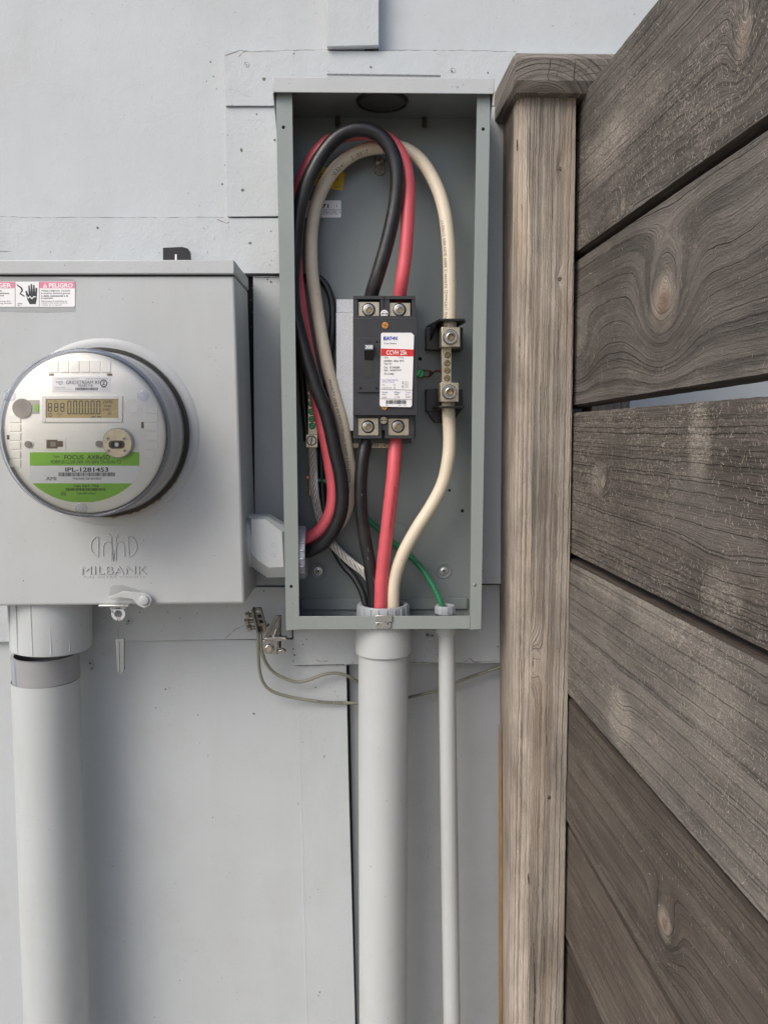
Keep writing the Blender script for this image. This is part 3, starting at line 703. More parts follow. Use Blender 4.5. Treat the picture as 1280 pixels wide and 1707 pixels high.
# middle conduit
yM = -.070
zf = P(640, 1047.5, -.112).z
mc = thing('conduit', 'thick grey plastic conduit rising into the underside of the open cabinet', 'conduit', P(639, 1060, yM))
m = MB('pvc'); t = P(639, 1046, yM); b = P(639, 1088, yM); r1 = 47.8*mpp(yM); r2 = 42.8*mpp(yM)
m.lathe(b, 'z', [(r2, .0), (r1-.002, .0), (r1, .002), (r1, zf-.0016-b.z)], 72); m.build('socket_fitting', mc)
m = MB('pvc'); b2 = P(638.5, 1707, yM); b = P(639, 1086, yM); m.lathe(b2, (b-b2), [(r2, -.4), (r2, (b-b2).length)], 72)
m.build('pipe', mc)
def bushing(parent, px, py0, py1, y, rpx, nrib, name='bushing', rin=.80):
    m = MB('pvcgrey'); b = P(px, py1, y); t = P(px, py0, y); r = rpx*mpp(y); h = t.z-b.z
    m.lathe(b, 'z', [(r*.98, 0), (r, h*.2), (r, h*.85), (r*.96, h), (r*(rin+.06), h), (r*rin, h*.92), (r*rin, 0), ], 64)
    for k in range(nrib):
        a = R(360*k/nrib+7); e = Vector((math.cos(a), math.sin(a), 0)); m.tube([b+e*r, b+e*(r+.0002)+Vector((0, 0, h*.5)), b+e*(r-.0003)+Vector((0, 0, h*.93))], .0011 if rpx > 30 else .0006, 8)
    return m.build(name, parent)
bushing(mc, 638.5, 1006, 1036, yM, 43.5, 20)
m = MB('void'); c = P(638.5, 1030, yM); m.lathe(c, 'z', [(.027, 0), (.0001, 0)], 32); m.build('conduit_mouth', mc)
# right conduit
rc = thing('conduit', 'thin grey plastic conduit right of the thick one, entering the cabinet floor', 'conduit', P(743, 1060, yM))
m = MB('pvc'); r3 = 14.3*mpp(yM); t = P(744, 1046, yM); b = P(753, 1707, yM); m.lathe(b, (t-b), [(r3*1.10, -.4), (r3*1.06, (t-b).length*.35), (r3, (t-b).length)], 48); m.build('pipe', rc)
m = MB('pvc'); b = P(743, 1058, yM); t = P(743, 1046, yM); m.lathe(b, 'z', [(r3, 0), (r3*1.15, .001), (r3*1.24, .003), (r3*1.24, zf-.0016-b.z)], 48); m.build('socket_fitting', rc)
bushing(rc, 741.5, 1009, 1022, yM, 16.8, 12, 'bushing', .6)
m = MB('blackp'); b = P(741.5, 1030, yM); m.lathe(b, 'z', [(.0125, 0), (.0125, .006), (.005, .006)], 32); m.build('lock_ring', rc)
# offset connector between the boxes
yO = -.076
oc = thing('offset_connector', 'grey plastic offset fitting joining the meter box side to the cabinet side', 'pipe fitting', P(440, 915, yO))
m = MB('pvc'); rO = 40.5*mpp(yO)
frp = [(419, 866), (443, 866), (470, 887), (473, 945), (448, 946), (430, 934), (419, 922)]
mdp = [(411, 860), (446, 861), (482, 882), (488, 962), (446, 963), (424, 948), (411, 937)]
m.slab([P(x, y, yO-.031) for x, y in frp], [P(x, y, yO-.015) for x, y in mdp])
m.prism(mdp, yO-.015, yO+.014)
for (x, y) in ((456, 908), (456, 925)): m.lathe(P(x, y, yO-.031), 'y', [(.0026, 0), (.0026, .0004), (.0021, .0004), (.0021, 0)], 20)
m.build('offset_body', oc, bevel=.0045, seg=4)
m = MB('pvc'); c = P(411, 901, yO); m.lathe(c, 'x', [(rO, 0), (rO*1.10, 0), (rO*1.10, .008), (rO*1.03, .010), (rO, .012)], 48); m.build('collar', oc)
m = MB('pvcgrey'); c = P(488, 921, yO); r = 43*mpp(yO); LL = P(511, 921, yO).x-c.x
m.lathe(c, 'x', [(r*.8, 0), (r, 0), (r, LL*.8), (r*.96, LL), (r*.84, LL), (r*.8, LL*.9), (r*.8, 0)], 64)
for k in range(20):
    a = R(k*18+5); e = Vector((0, math.cos(a), math.sin(a))); m.tube([c+e*r, c+e*(r+.0003)+Vector((LL*.9, 0, 0))], .0013, 8)
m.build('bushing', oc)

# ------------------------------------------------------------------ the open cabinet
YC = -.112; YK = -.030
cb = thing('breaker_cabinet', 'tall open grey-green steel cabinet with its front cover removed, showing cables', 'electrical cabinet', P(640, 1050, YC))
xl = P(469, 600, YC).x; xr = P(809.5, 600, YC).x
# side walls follow the outer edges of the flanges
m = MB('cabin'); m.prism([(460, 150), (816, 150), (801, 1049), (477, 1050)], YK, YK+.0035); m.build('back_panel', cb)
m = MB('cab'); m.prism([(460.5, 150), (463, 150), (479.5, 1049), (477, 1049)], YC+.0012, YK+.0035); m.build('side_panel', cb)
m = MB('cab'); m.prism([(814, 150), (816.5, 150), (801, 1049), (798.5, 1049)], YC+.0012, YK+.0035); m.build('side_panel', cb)
zt_ = P(640, 153, YC).z; zf = P(640, 1047.5, YC).z
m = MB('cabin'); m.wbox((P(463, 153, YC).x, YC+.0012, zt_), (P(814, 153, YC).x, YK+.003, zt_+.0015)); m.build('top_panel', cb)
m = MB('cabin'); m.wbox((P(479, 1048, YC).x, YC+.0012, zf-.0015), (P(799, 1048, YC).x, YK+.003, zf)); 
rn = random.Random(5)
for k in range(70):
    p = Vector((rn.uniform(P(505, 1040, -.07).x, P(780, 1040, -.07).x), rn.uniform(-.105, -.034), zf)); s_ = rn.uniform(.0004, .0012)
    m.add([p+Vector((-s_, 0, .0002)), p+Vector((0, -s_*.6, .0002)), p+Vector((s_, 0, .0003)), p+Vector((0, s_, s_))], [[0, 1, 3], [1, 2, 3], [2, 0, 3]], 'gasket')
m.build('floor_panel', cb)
m = MB('cab'); m.prism([(460, 153), (487, 153), (493, 600), (499, 1049.5), (477, 1050.5), (468.5, 600)], YC, YC+.0012)
m.cyl(472.5, 212, YC-.0002, YC+.0001, 2.9, 'void', 18); m.cyl(485.5, 977.5, YC-.0002, YC+.0001, 2.9, 'void', 18); m.build('front_flange', cb, bevel=.0004)
m = MB('cab'); m.prism([(795, 154), (817, 154), (809, 600), (801.5, 1048.5), (783, 1049.5), (787.5, 600)], YC, YC+.0012)
m.cyl(805, 215, YC-.0002, YC+.0001, 2.9, 'void', 18); m.cyl(791.5, 975.5, YC-.0005, YC+.0001, 3., 'steel', 18); m.build('front_flange', cb, bevel=.0004)
m = MB('cab'); m.prism([(499, 1027.5), (783.5, 1026.5), (783, 1048.5), (499, 1049.5)], YC-.0006, YC+.0008); m.build('front_flange', cb, bevel=.0004)
# lip at the foot of the back panel
m = MB('cabin'); m.wbox((P(502, 1000, YK).x, YK-.004, P(640, 1016, YK-.004).z), (P(778, 1000, YK).x, YK-.0005, P(640, 998, YK-.004).z)); m.build('back_lip', cb, bevel=.0006)
m = MB('box'); 
m.prism([(454.5, 128), (824, 131), (822.5, 156.5), (455.5, 153.5)], YC-.009, YC-.0075)
m.wbox((P(455, 128, YC-.009).x, YC-.0075, P(640, 129, YC-.009).z-.0016), (P(823, 128, YC-.009).x, -.0315, P(640, 129.5, YC-.009).z))
m.build('top_hood', cb, bevel=.0006)
for px in (455.5, 822.5):
    x = P(px, 150, YC-.008).x; za = P(px, 133, YC-.008).z; zc = P(px, 155, YC-.008).z
    m = MB('box'); A = [Vector((x-.0006, YC-.0072, za)), Vector((x-.0006, -.032, za)), Vector((x-.0006, -.032, zc-.055)), Vector((x-.0006, YC+.030, zc-.030)), Vector((x-.0006, YC-.0072, zc))]
    m.slab(A, [v+Vector((.0012, 0, 0)) for v in A]); m.build('hood_cheek', cb)
m = MB('steel'); m.tube([P(545, 123.5, -.055), P(734, 126, -.055)], .0009, 8)
m.prism([(545, 122.5), (734, 125), (734, 131), (545, 128.5)], -.0545, -.053, 'box'); m.build('hinge_rod', cb)
# round opening cover in the roof of the cabinet
c = Vector((P(637, 160, -.087).x, -.087, zt_))
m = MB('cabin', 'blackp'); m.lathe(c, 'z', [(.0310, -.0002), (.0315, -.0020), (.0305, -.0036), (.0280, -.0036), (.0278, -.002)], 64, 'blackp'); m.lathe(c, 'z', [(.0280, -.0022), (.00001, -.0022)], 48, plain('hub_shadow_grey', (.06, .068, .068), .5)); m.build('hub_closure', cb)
for px in (562.5, 707):
    m = MB('rustysteel'); c = P(px, 212, -.036); t = Vector((c.x, c.y, zt_))
    L = zt_-c.z; prof = []
    for k in range(18): prof += [(.0030, L*k/18), (.0024, L*(k+.5)/18)]
    m.lathe(c, 'z', [(.0001, 0)]+prof, 16); m.build('stud', cb)
m = MB('nickel'); c = P(632.5, 267, YK); m.lathe(c, 'y', [(.0075, 0), (.0075, .0015), (.0045, .0015)], 20, 'steel'); m.hexhead(P(632.5, 267, YK-.0015), 'y', .0052, .0055, 'steel'); m.cyl(632.5, 267, YK-.0076, YK-.007, 2.6, 'brass'); m.build('hex_screw', cb)
m = MB('nickel'); m.cyl(633, 283, YK-.002, YK, 8.8, 'rustysteel', 28); m.build('knockout_plug', cb)
for (x, y) in ((530.5, 952), (739.5, 951.5)):
    m = MB('cabin'); c = P(x, y, YK); m.lathe(c, 'y', [(.0115, 0), (.0105, .0009), (.0088, .0009), (.0070, 0)], 40, 'cabin'); m.hexhead(P(x, y, YK), 'y', .0048, .003, 'zinc'); m.lathe(c, 'y', [(.0055, 0), (.0055, .0008), (.004, .0008)], 24, 'zinc'); m.cyl(x, y, YK-.0034, YK-.003, 2.2, 'ink', 6); m.build('mounting_screw', cb)
m = MB('cabin'); m.lathe(P(638, 913, YK), 'y', [(.0355, -.0001), (.0355, .0002), (.0349, .0002), (.0349, -.0001)], 64, 'cab'); m.build('knockout_ring', cb)
m = MB('cabin'); m.lathe(P(660, 893, YK), 'y', [(.0185, -.0001), (.0185, .0002), (.0182, .0002), (.0182, -.0001)], 64, 'ink'); m.build('knockout_ring', cb)
for (x, y, q) in ((770.5, 851.5, 3.), (700, 598, 3.4), (749, 817.5, 2.4)):
    m = MB('void'); m.cyl(x, y, YK-.0002, YK, q, 'void', 18); m.build('screw_hole', cb)
# clip on the lower flange
m = MB('zinc'); m.prism([(626, 1026), (654, 1026), (653.5, 1037), (626.5, 1037)], YC-.0032, YC-.0008); m.prism([(626, 1037.5), (652, 1037.5), (652, 1046), (648, 1048.5), (631, 1048.5), (627, 1046)], YC-.0026, YC-.0008)
for x in (630.5, 646.5): m.cyl(x, 1040, YC-.0029, YC-.002, 1.6, 'ink', 10)
m.build('cover_clip', cb, bevel=.0006)
m = MB('yellow'); m.prism([(504, 268), (575, 288), (571, 318), (508, 306)], YK-.0004, YK); m.text('200A', 524, 288, 545, 298, YK-.0006, 'ink'); m.text('TAS', 556, 297, 565, 301, YK-.0006, 'ink'); m.text('10-8770', 556, 310, 569, 313, YK-.0006, 'ink')
m.build('yellow_sticker', cb)
m = MB('white'); m.rbox(508, 334, 568.5, 362.5, 2, YK-.0004, YK)
yy = YK-.0006; m.text('4071', 522, 340, 548, 347, yy, 'ink', .02); m.text('2', 560.5, 341, 562.5, 345, yy, 'ink')
for i, (t, x) in enumerate((('For ordering technical', 566.5), ('services, Please refer to', 568), ('part number & Cat. No.', 565), ('of unit', 537))): m.text(t, 518, 348.7+i*3.4, x, 351.4+i*3.4, yy, 'ink', .01)
m.build('white_sticker', cb)

# ------------------------------------------------------------------ mounting plate + breaker
m = MB('galv'); m.prism([(560.5, 521), (690, 521), (690, 717), (577, 718), (561, 690)], -.062, YK-.0002); m.prism([(561, 499), (690, 499), (690, 520.5), (561, 520.5)], -.054, YK-.0002)
m.prism([(588, 739), (650, 739), (650, 746.5), (588, 746.5)], -.045, YK-.0002, 'nickel'); m.text('TOP 2 N', 620, 740.5, 643, 745, -.0453, 'ink', .02)
m.build('mounting_plate', None, 'speckled silver metal mounting plate showing left of the black breaker', 'metal plate', bevel=.0007)
br = thing('circuit_breaker', 'black two-pole circuit breaker with white and red label in the cabinet middle', 'circuit breaker', P(641, 740, -.09))
q8 = lambda x, y: (560+x/6.094, 480+y/6.094)
def b8(m, x0, y0, x1, y1, yf, yb, mat=0): m.box(*(q8(x0, y0)+q8(x1, y1)), yf, yb, mat)
YR = -.104; YT = -.092; YW = -.076
m = MB('breaker')
m.rbox(*(q8(173, 283)+q8(821, 1292)), 1.6, YR, -.063)
# terminal shrouds: frames with open windows
b8(m, 175, 80, 805, 1530, YW, -.0625)
for (a, b) in ((78, 290), (1288, 1530)):
    pass
for (x0, x1) in ((175, 222), (450, 480), (508, 545), (768, 806)): b8(m, x0, 84, x1, 290, YT, YW+.001)
for (x0, x1) in ((175, 480), (508, 806)): b8(m, x0, 80, x1, 113, YT-.0008, YW+.001)
b8(m, 479, 128, 509, 290, YT+.002, YW+.001)
for (x0, x1) in ((180, 222), (436, 462), (498, 526), (742, 794)): b8(m, x0, 1290, x1, 1500, YT, YW+.001)
for (x0, x1) in ((180, 465), (494, 794)): b8(m, x0, 1500, x1, 1530, YT-.0008, YW+.001)
b8(m, 461, 1290, 499, 1445, YT+.002, YW+.001)
b8(m, 180, 1290, 794, 1322, YT-.0002, YW+.001)
b8(m, 182, 1531, 766, 1580, -.078, -.063, 'blackp')
b8(m, 186, 308, 812, 316, YR-.0003, YR+.0005, 'brline'); b8(m, 240, 507, 446, 510, YR-.0003, YR+.0004, 'brline')
m.build('breaker_body', br, bevel=.0006)
m = MB('breaker'); m.rbox(*(q8(212, 508)+q8(452, 1062)), 2.5, YR-.0022, YR)
es = m.build('escutcheon', br, bevel=.0006)
YE = YR-.0022
m = MB('void'); b8(m, 288, 570, 380, 735, YE-.0003, YE+.0005); b8(m, 288, 733, 380, 912, YE-.0003, YE+.0005, 'olive')
for (x, y) in ((415, 548), (250, 1018), (413, 1018)): q = q8(x, y); m.cyl(q[0], q[1], YE-.0003, YE+.0002, 2.0, 'void', 16)
m.text('OFF', *(q8(287, 975)+q8(383, 1005)), YE-.0004, 'brline', .01); m.text('ON', *(q8(312, 536)+q8(362, 556)), YE-.0003, 'breaker', .01)
m.build('handle_slot', es)
m = MB('blackp'); a = q8(288, 568); b = q8(382, 636); 
A = [P(*q8(290, 572), YE-.007), P(*q8(380, 572), YE-.007), P(*q8(380, 630), YE-.0095), P(*q8(290, 630), YE-.0095)]
Bk = [P(*q8(290, 572), YE), P(*q8(380, 572), YE), P(*q8(380, 725), YE), P(*q8(290, 725), YE)]
m.slab(A, Bk); hd = m.build('handle', br, bevel=.0008)
m = MB(plain('handle_cap', (.04, .055, .08), .45)); A2 = [v+Vector((0, -.0004, 0)) for v in A]; m.slab(A2, A)
V, F, asp = textmesh('200', .012); o_ = A2[3].lerp(A2[0], .3)
ex_ = (A2[2]-A2[3]); ey_ = (A2[0]-A2[3]); m.add([A2[3]+ex_*(.08+.84*p[0])+ey_*(.20+.62*p[1])+Vector((0, -.0003, 0)) for p in V], [list(f) for f in F], 'white'); m.build('rating_mark', hd)
# lugs
for (x0, y0_, x1, y1_, cx_, cy_) in ((226, 140, 441, 268, 333, 222), (543, 150, 756, 272, 646, 222), (221, 1322, 433, 1500, 326, 1410), (527, 1325, 741, 1500, 630, 1406)):
    m = MB('nickel'); b8(m, x0, y0_, x1, y1_ if y1_ > 400 else 300, YT+.003, YW-.0002)
    lg = m.build('lug', br, bevel=.0005)
    m = MB('void'); q = q8(cx_, cy_); c = P(q[0], q[1], YT+.003)
    m.lathe((c.x, YT+.0029, c.z), 'y', [(.0082, 0), (.0082, .0003), (.0066, .0003)], 32, 'void'); m.socket(q[0], q[1], YT+.0005, YT+.003, 9.2, 'steel', 'brass', .5); m.build('set_screw', lg)
for (x, y, r_, mt, yy, ang) in ((493, 262, 6.2, 'white', YT-.0030, 0), (500, 380, 5.3, 'orange', YR-.0008, 20), (492, 1208, 5.0, 'orange', YR-.0006, 0), (485, 1345, 6.0, 'nickel', YT-.0030, 0)):
    m = MB(mt); q = q8(x, y); m.slotscrew(q[0], q[1], yy, yy+.003, r_, mt, 'ink', ang)
    if mt == 'orange': m.slotscrew(q[0], q[1], yy-.0001, yy+.003, r_, mt, 'brown', 110)
    if mt in ('white', 'nickel'):
        c = P(q[0], q[1], yy-.0001); m.lathe((c.x, yy, c.z), 'y', [(.0030, 0), (.0030, .0002), (.0026, .0002)], 24, 'ink')
    m.build('case_screw', br)
# breaker label
YL = YR-.0026
m = MB('white'); m.prism([q8(x, y) for x, y in ((470, 455), (765, 455), (792, 480), (770, 1195), (758, 1211), (458, 1205), (444, 1190), (455, 620), (458, 465))], YL, YR+.0002)
m.prism([q8(457, 614), q8(789, 625), q8(787, 695), q8(456, 690)], YL-.0002, YL+.0001, 'labelred')
y = YL-.0004
def t8(t, x0, y0_, x1, y1_, mat='ink', wt=.0): m.text(t, *(q8(x0, y0_)+q8(x1, y1_)), y, mat, wt)
t8('E', 482, 493, 512, 530, 'blue', .04); t8('A', 511, 493, 545, 530, 'blue', .04); t8('T', 540, 493, 568, 530, 'blue', .04)
q = q8(576, 512); m.cyl(q[0], q[1], y, y+.0001, 1.4, 'blue', 12); t8('N', 586, 493, 620, 530, 'blue', .04)
t8('Circuit Breaker', 484, 553, 615, 570, 'ink'); t8('CCVH', 512, 634, 634, 679, 'white', .014); t8('25k', 652, 633, 722, 680, 'white', .014)
t8('200A', 490, 700, 535, 713); t8('2 Pole', 632, 700, 688, 713); t8('120/240V~ 60Hz  40\u00b0C', 487, 730, 690, 750, 'ink', .01); t8('Type CC', 487, 761, 566, 782, 'ink', .01)
t8('Cat.   CCVH2200', 487, 797, 645, 817, 'ink', .01); t8('Style   66C8072G77', 487, 828, 665, 848, 'ink', .01); t8('75\u00b0C WIRE', 487, 863, 586, 882, 'ink', .01)
t8('Interrupting Capacity', 468, 927, 630, 943, 'blue'); t8('RMS Sym. Amperes', 468, 948, 596, 962, 'blue'); t8('Volt', 468, 977, 496, 990); t8('kA', 585, 977, 604, 990); t8('120/240', 468, 1007, 536, 1020, 'inkpale'); t8('~', 545, 1010, 565, 1018); t8('25', 585, 1007, 604, 1020)
t8('UL', 668, 948, 688, 975); t8('c', 668, 990, 685, 1012)
for i in range(5): t8('LISTED CIRCUIT', 692, 948+i*14, 736, 956+i*14, 'inkpale')
for (a, b, c_, d) in ((450, 1036, 776, 1039), (448, 1133, 772, 1136)): m.prism([q8(a, b-10), q8(c_, b), q8(c_, d), q8(a, d-10)], y, y+.0001, 'ink')
for (x, t1, t2, t3) in ((466, 'Terminal', 'Wire', 'Cu/AL'), (594, 'Max', 'Size', '2 - 300'), (704, 'Torque', 'Lb. In.', '250')):
    t8(t1, x, 1052, x+56, 1068, 'blue'); t8(t2, x, 1074, x+40, 1088); t8(t3, x, 1102, x+52, 1116)
m.bars(*(q8(505, 1140)+q8(715, 1178)), y, 'ink', 30, 3); t8('MFG', 506, 1186, 530, 1196); t8('LISTED', 634, 1188, 662, 1197); t8('J453', 684, 1188, 712, 1197)
m.build('rating_label', br)

# ------------------------------------------------------------------ neutral bar
q7 = lambda x, y: (690+x/7.76, 500+y/7.76)
def b7(m, x0, y0, x1, y1, yf, yb, mat=0): m.box(*(q7(x0, y0)+q7(x1, y1)), yf, yb, mat)
nb = thing('neutral_bar', 'neutral terminal bar with two big lugs on black insulators, right of the breaker', 'terminal bar', P(747, 620, -.06))
def pw(poly, yf, yb, m, mat=0): m.prism([q7(*p) for p in poly], yf, yb, mat)
m = MB('blackp'); pw([(158, 352), (322, 352), (322, 648), (156, 640)], -.052, YK-.0002, m); pw([(322, 300), (632, 360), (630, 645), (322, 640)], -.066, YK-.0002, m)
# shelf under the incoming cable, its underside shows
a = P(*q7(305, 248), -.098); b = P(*q7(655, 248), -.098)
fr = [P(*q7(290, 240), -.088), P(*q7(340, 240), -.104), P(*q7(650, 240), -.104), P(*q7(672, 262), -.088)]
zt2 = P(*q7(400, 240), -.104).z
sh = [Vector((v.x, v.y, zt2)) for v in fr]; sh += [Vector((fr[3].x-.006, YK-.001, zt2)), Vector((P(*q7(165, 340), -.04).x, YK-.001, zt2))]
m.slab(sh, [v+Vector((0, 0, -.003)) for v in sh]); m.slab([Vector((sh[0].x, sh[0].y, zt2-.003)), Vector((sh[5].x, YK-.001, zt2-.003)), Vector((sh[5].x, YK-.001, zt2-.03)), Vector((sh[5].x+.002, -.05, zt2-.022))],
       [Vector((sh[0].x+.002, sh[0].y, zt2-.003)), Vector((sh[5].x+.003, YK-.001, zt2-.003)), Vector((sh[5].x+.003, YK-.001, zt2-.03)), Vector((sh[5].x+.005, -.05, zt2-.022))])
m.build('insulator', nb, bevel=.0006)
m = MB('blackp'); pw([(156, 1155), (305, 1148), (305, 1450), (156, 1440)], -.052, YK-.0002, m); pw([(305, 1150), (630, 1155), (630, 1375), (305, 1440)], -.066, YK-.0002, m)
pw([(156, 1430), (360, 1430), (360, 1592), (272, 1586)], -.048, YK-.0002, m); pw([(360, 1400), (632, 1400), (545, 1520), (360, 1590)], -.048, YK-.0002, m)
zt2 = P(*q7(400, 1398), -.104).z; sh = [P(*q7(325, 1380), -.104), P(*q7(650, 1380), -.104), P(*q7(640, 1400), -.06), P(*q7(240, 1400), -.06)]
sh = [Vector((v.x, v.y, zt2)) for v in sh]; m.slab(sh, [v+Vector((0, 0, .0026)) for v in sh]); m.build('insulator', nb, bevel=.0006)
m = MB('nickel'); b7(m, 357, 560, 482, 1110, -.078, -.066); bar = m.build('bar', nb, bevel=.0004)
for i, (x, y) in enumerate(((432, 715), (428, 817), (430, 912), (428, 1012))):
    m = MB('brass'); q = q7(x, y); m.cyl(q[0], q[1], -.0783, -.078, 5.3, 'brown', 20); m.slotscrew(q[0], q[1], -.0795, -.078, 4.4, 'brass', 'ink', 70+i*50); m.build('bar_screw', bar)
for (x0, y0_, x1, y1_, cx_, cy_) in ((355, 350, 595, 606, 472, 475), (340, 1070, 577, 1318, 460, 1187)):
    m = MB('nickel'); b7(m, x0, y0_, x1, y1_, -.098, -.0662); lg = m.build('lug', nb, bevel=.0005)
    m = MB('steel'); q = q7(cx_, cy_); m.socket(q[0], q[1], -.1040, -.098, 12.2, 'steel', 'brass', .45); m.build('set_screw', lg)
m = MB('void'); 
for (a, b) in ((150, 0), ): pass
m = MB('copper'); YY = -.050
m.tube(path([(*q7(82, 912), YK-.006), (*q7(150, 912), YK-.008), (*q7(200, 914), YK-.010)], .002), .0010, 8); m.tube(path([(*q7(82, 990), YK-.006), (*q7(150, 990), YK-.008), (*q7(200, 988), YK-.010)], .002), .0010, 8)
A = [(200, 908, 994), (225, 925, 985), (250, 930, 955), (275, 905, 935), (310, 900, 940), (372, 902, 950)]
for i in range(len(A)-1):
    (x0, a0, b0), (x1, a1, b1) = A[i], A[i+1]; d0 = YK-.010-i*.007; d1 = YK-.010-(i+1)*.007
    f = [P(*q7(x0, a0), d0), P(*q7(x1, a1), d1), P(*q7(x1, b1), d1), P(*q7(x0, b0), d0)]; m.slab(f, [v+Vector((0, .0014, 0)) for v in f])
m.build('bonding_strap', nb)
m = MB('green'); q = q7(80, 950); m.cyl(q[0], q[1], YK-.009, YK-.0002, 6.6, 'sgreen', 28)
for dx in (-2.3, 0, 2.3):
    pass
m.slotscrew(q[0], q[1], YK-.0092, YK-.002, 6.2, 'sgreen', 'ink', 120); m.build('green_screw', nb)

# ------------------------------------------------------------------ ground bar on the left
q5 = lambda x, y: (480+x/4, 440+y/4)
gb = thing('ground_bar', 'narrow grounding bar with green screws behind the cables at cabinet left', 'terminal bar', P(521, 690, -.05))
m = MB('brass'); m.box(513.5, 646, 529.5, 727, -.052, YK-.0002, 'nickel'); m.box(515, 745, 519, 827, -.044, YK-.0002, 'brass'); m.box(510, 793, 517, 799, -.046, -.040, 'copper'); bar = m.build('bar', gb, bevel=.0004)
for i, (x, y) in enumerate(((155, 840), (154, 885), (155, 932), (158, 985), (160, 1035), (162, 1080))):
    m = MB('green'); q = q5(x, y); m.cyl(q[0], q[1], -.0523, -.052, 5.4, 'ink', 18); m.slotscrew(q[0], q[1], -.0545, -.052, 4.4, 'sgreen', 'ink', 20+i*40); m.build('green_screw', bar)
m = MB('nickel'); m.box(510, 724, 529.5, 746, -.064, -.0465); lg = m.build('lug', gb, bevel=.0005)
m = MB('nickel'); q = q5(158, 1178); m.cyl(q[0], q[1], -.0643, -.064, 8.4, 'void', 24); m.slotscrew(q[0], q[1], -.0655, -.064, 7.2, 'steel', 'void', 100); m.build('lug_screw', lg)

# ------------------------------------------------------------------ cables
M['graphite'] = plain('grey_print', (.085, .085, .09), .5)
M['redprint'] = plain('faint_print', (.30, .05, .07), .5)
def cable(name, label, pts, r, mat, texts=(), step=.005, extra=None, pm='print'):
    m = MB(mat); pp = path(pts, step); m.tube(pp, r, 24)
    for (s, st_, h, phi, flip) in texts: tube_text(m, pp, r, s, st_, h, phi, pm, flip=flip)
    if extra: extra(m, pp)
    return m.build(name, None, label, 'cable')
cable('power_cable', 'thick black cable arching over to the breaker\'s upper left terminal', [(492, 921, -.066), (512, 919, -.067), (540, 904, -.072), (561, 874, -.078), (570, 839, -.082), (568, 794, -.084), (558, 750, -.086), (545, 692, -.088), (527, 645, -.090), (510, 592, -.091), (499, 552, -.091), (490.5, 515, -.090), (488, 474, -.088), (490.5, 430, -.086), (494.5, 380, -.086), (501, 340, -.087), (514, 300, -.088), (538, 257, -.089), (565, 227, -.090), (600, 215, -.091), (633, 226, -.091), (654, 255, -.090), (662, 295, -.089), (658, 345, -.087), (645, 405, -.086), (629, 460, -.083), (621, 485, -.076), (618, 500, -.071)], .0088, 'black', [('4/0 AWG XHHW-2 600V SUN RES DIRECT BURIAL', .86, .0036, -.5, False)], pm='graphite')
cable('power_cable', 'red cable arching over behind the black one to the breaker\'s upper right terminal', [(492, 901, -.064), (509, 899, -.064), (534, 883, -.066), (551, 854, -.068), (555.5, 818, -.068), (551, 779, -.068), (544, 738, -.069), (533, 690, -.069), (524, 640, -.070), (512, 580, -.070), (503, 527, -.070), (495, 465, -.069), (491, 400, -.069), (493, 345, -.069), (501, 307, -.069), (519, 268, -.070), (546, 238, -.071), (580, 224, -.072), (618, 222, -.073), (651, 236, -.075), (671, 264, -.077), (680, 305, -.079), (679.5, 359, -.081), (676, 420, -.082), (670, 465, -.081), (667, 487, -.075), (666, 500, -.071)], .0083, 'red')
cable('power_cable', 'cream white cable arching over to the upper lug of the neutral bar', [(500, 905, -.046), (530, 900, -.045), (560, 880, -.047), (579, 845, -.053), (584, 794, -.056), (580, 760, -.058), (572, 710, -.060), (560, 665, -.060), (547, 615, -.060), (537, 565, -.060), (529, 515, -.060), (521.5, 465, -.060), (519, 430, -.060), (520, 385, -.060), (527, 342, -.060), (546, 299, -.060), (571, 270, -.060), (600, 252, -.060), (636, 245, -.060), (670, 247, -.061), (700, 266, -.063), (724, 303, -.068), (740, 350, -.074), (747.5, 410, -.080), (749.5, 474, -.083), (749.5, 534, -.083), (750, 548, -.083)], .0082, 'cream',
      [('PRIORITY WIRE 4/0 AWG (107mm2) XHHW-2 (UL) E257378 C(UL)', .255, .0046, .25, True), ('10:32:41', .515, .0046, -.35, False), ('21/03/17', .548, .0046, -.35, False), ('E257378 (UL) 4/0 AWG (107mm2) XHHW-2 600V SUN RES 21/03/17', .900, .0052, -.55, True)])
def scuffs(m, pp, r, lst, mat='inkpale'):
    for (t, phi, L) in lst:
        i = int(t*len(pp)); p = pp[i]; T = (pp[min(i+1, len(pp)-1)]-pp[i-1]).normalized(); v = CP-p; v = (v-T*v.dot(T)).normalized(); b = T.cross(v)
        d = (v*math.cos(phi)-b*math.sin(phi))*(r+.00005); m.tube([p+d-T*L/2+b*.0006, p+d, p+d+T*L/2], .00018, 5, mat)
cable('power_cable', 'short black cable from the breaker\'s lower left terminal down to the thick conduit', [(611, 733, -.072), (609, 742, -.073), (604, 768, -.076), (601, 810, -.077), (602, 850, -.076), (607, 890, -.074), (615, 935, -.073), (622, 985, -.072), (625, 1040, -.072)], .0083, 'black', extra=lambda m, pp: scuffs(m, pp, .0083, [(.6, .2, .006), (.64, -.1, .004), (.75, .3, .008), (.3, .2, .003)]))
cable('power_cable', 'straight red cable from the breaker\'s lower right terminal down to the thick conduit', [(660, 733, -.073), (659, 742, -.075), (655.5, 790, -.081), (649, 850, -.082), (641, 920, -.081), (635.5, 975, -.080), (634, 1040, -.078)], .0086, 'red', [('4/0 AWG XHHW-2 600V', .06, .0034, .45, False)], pm='redprint')
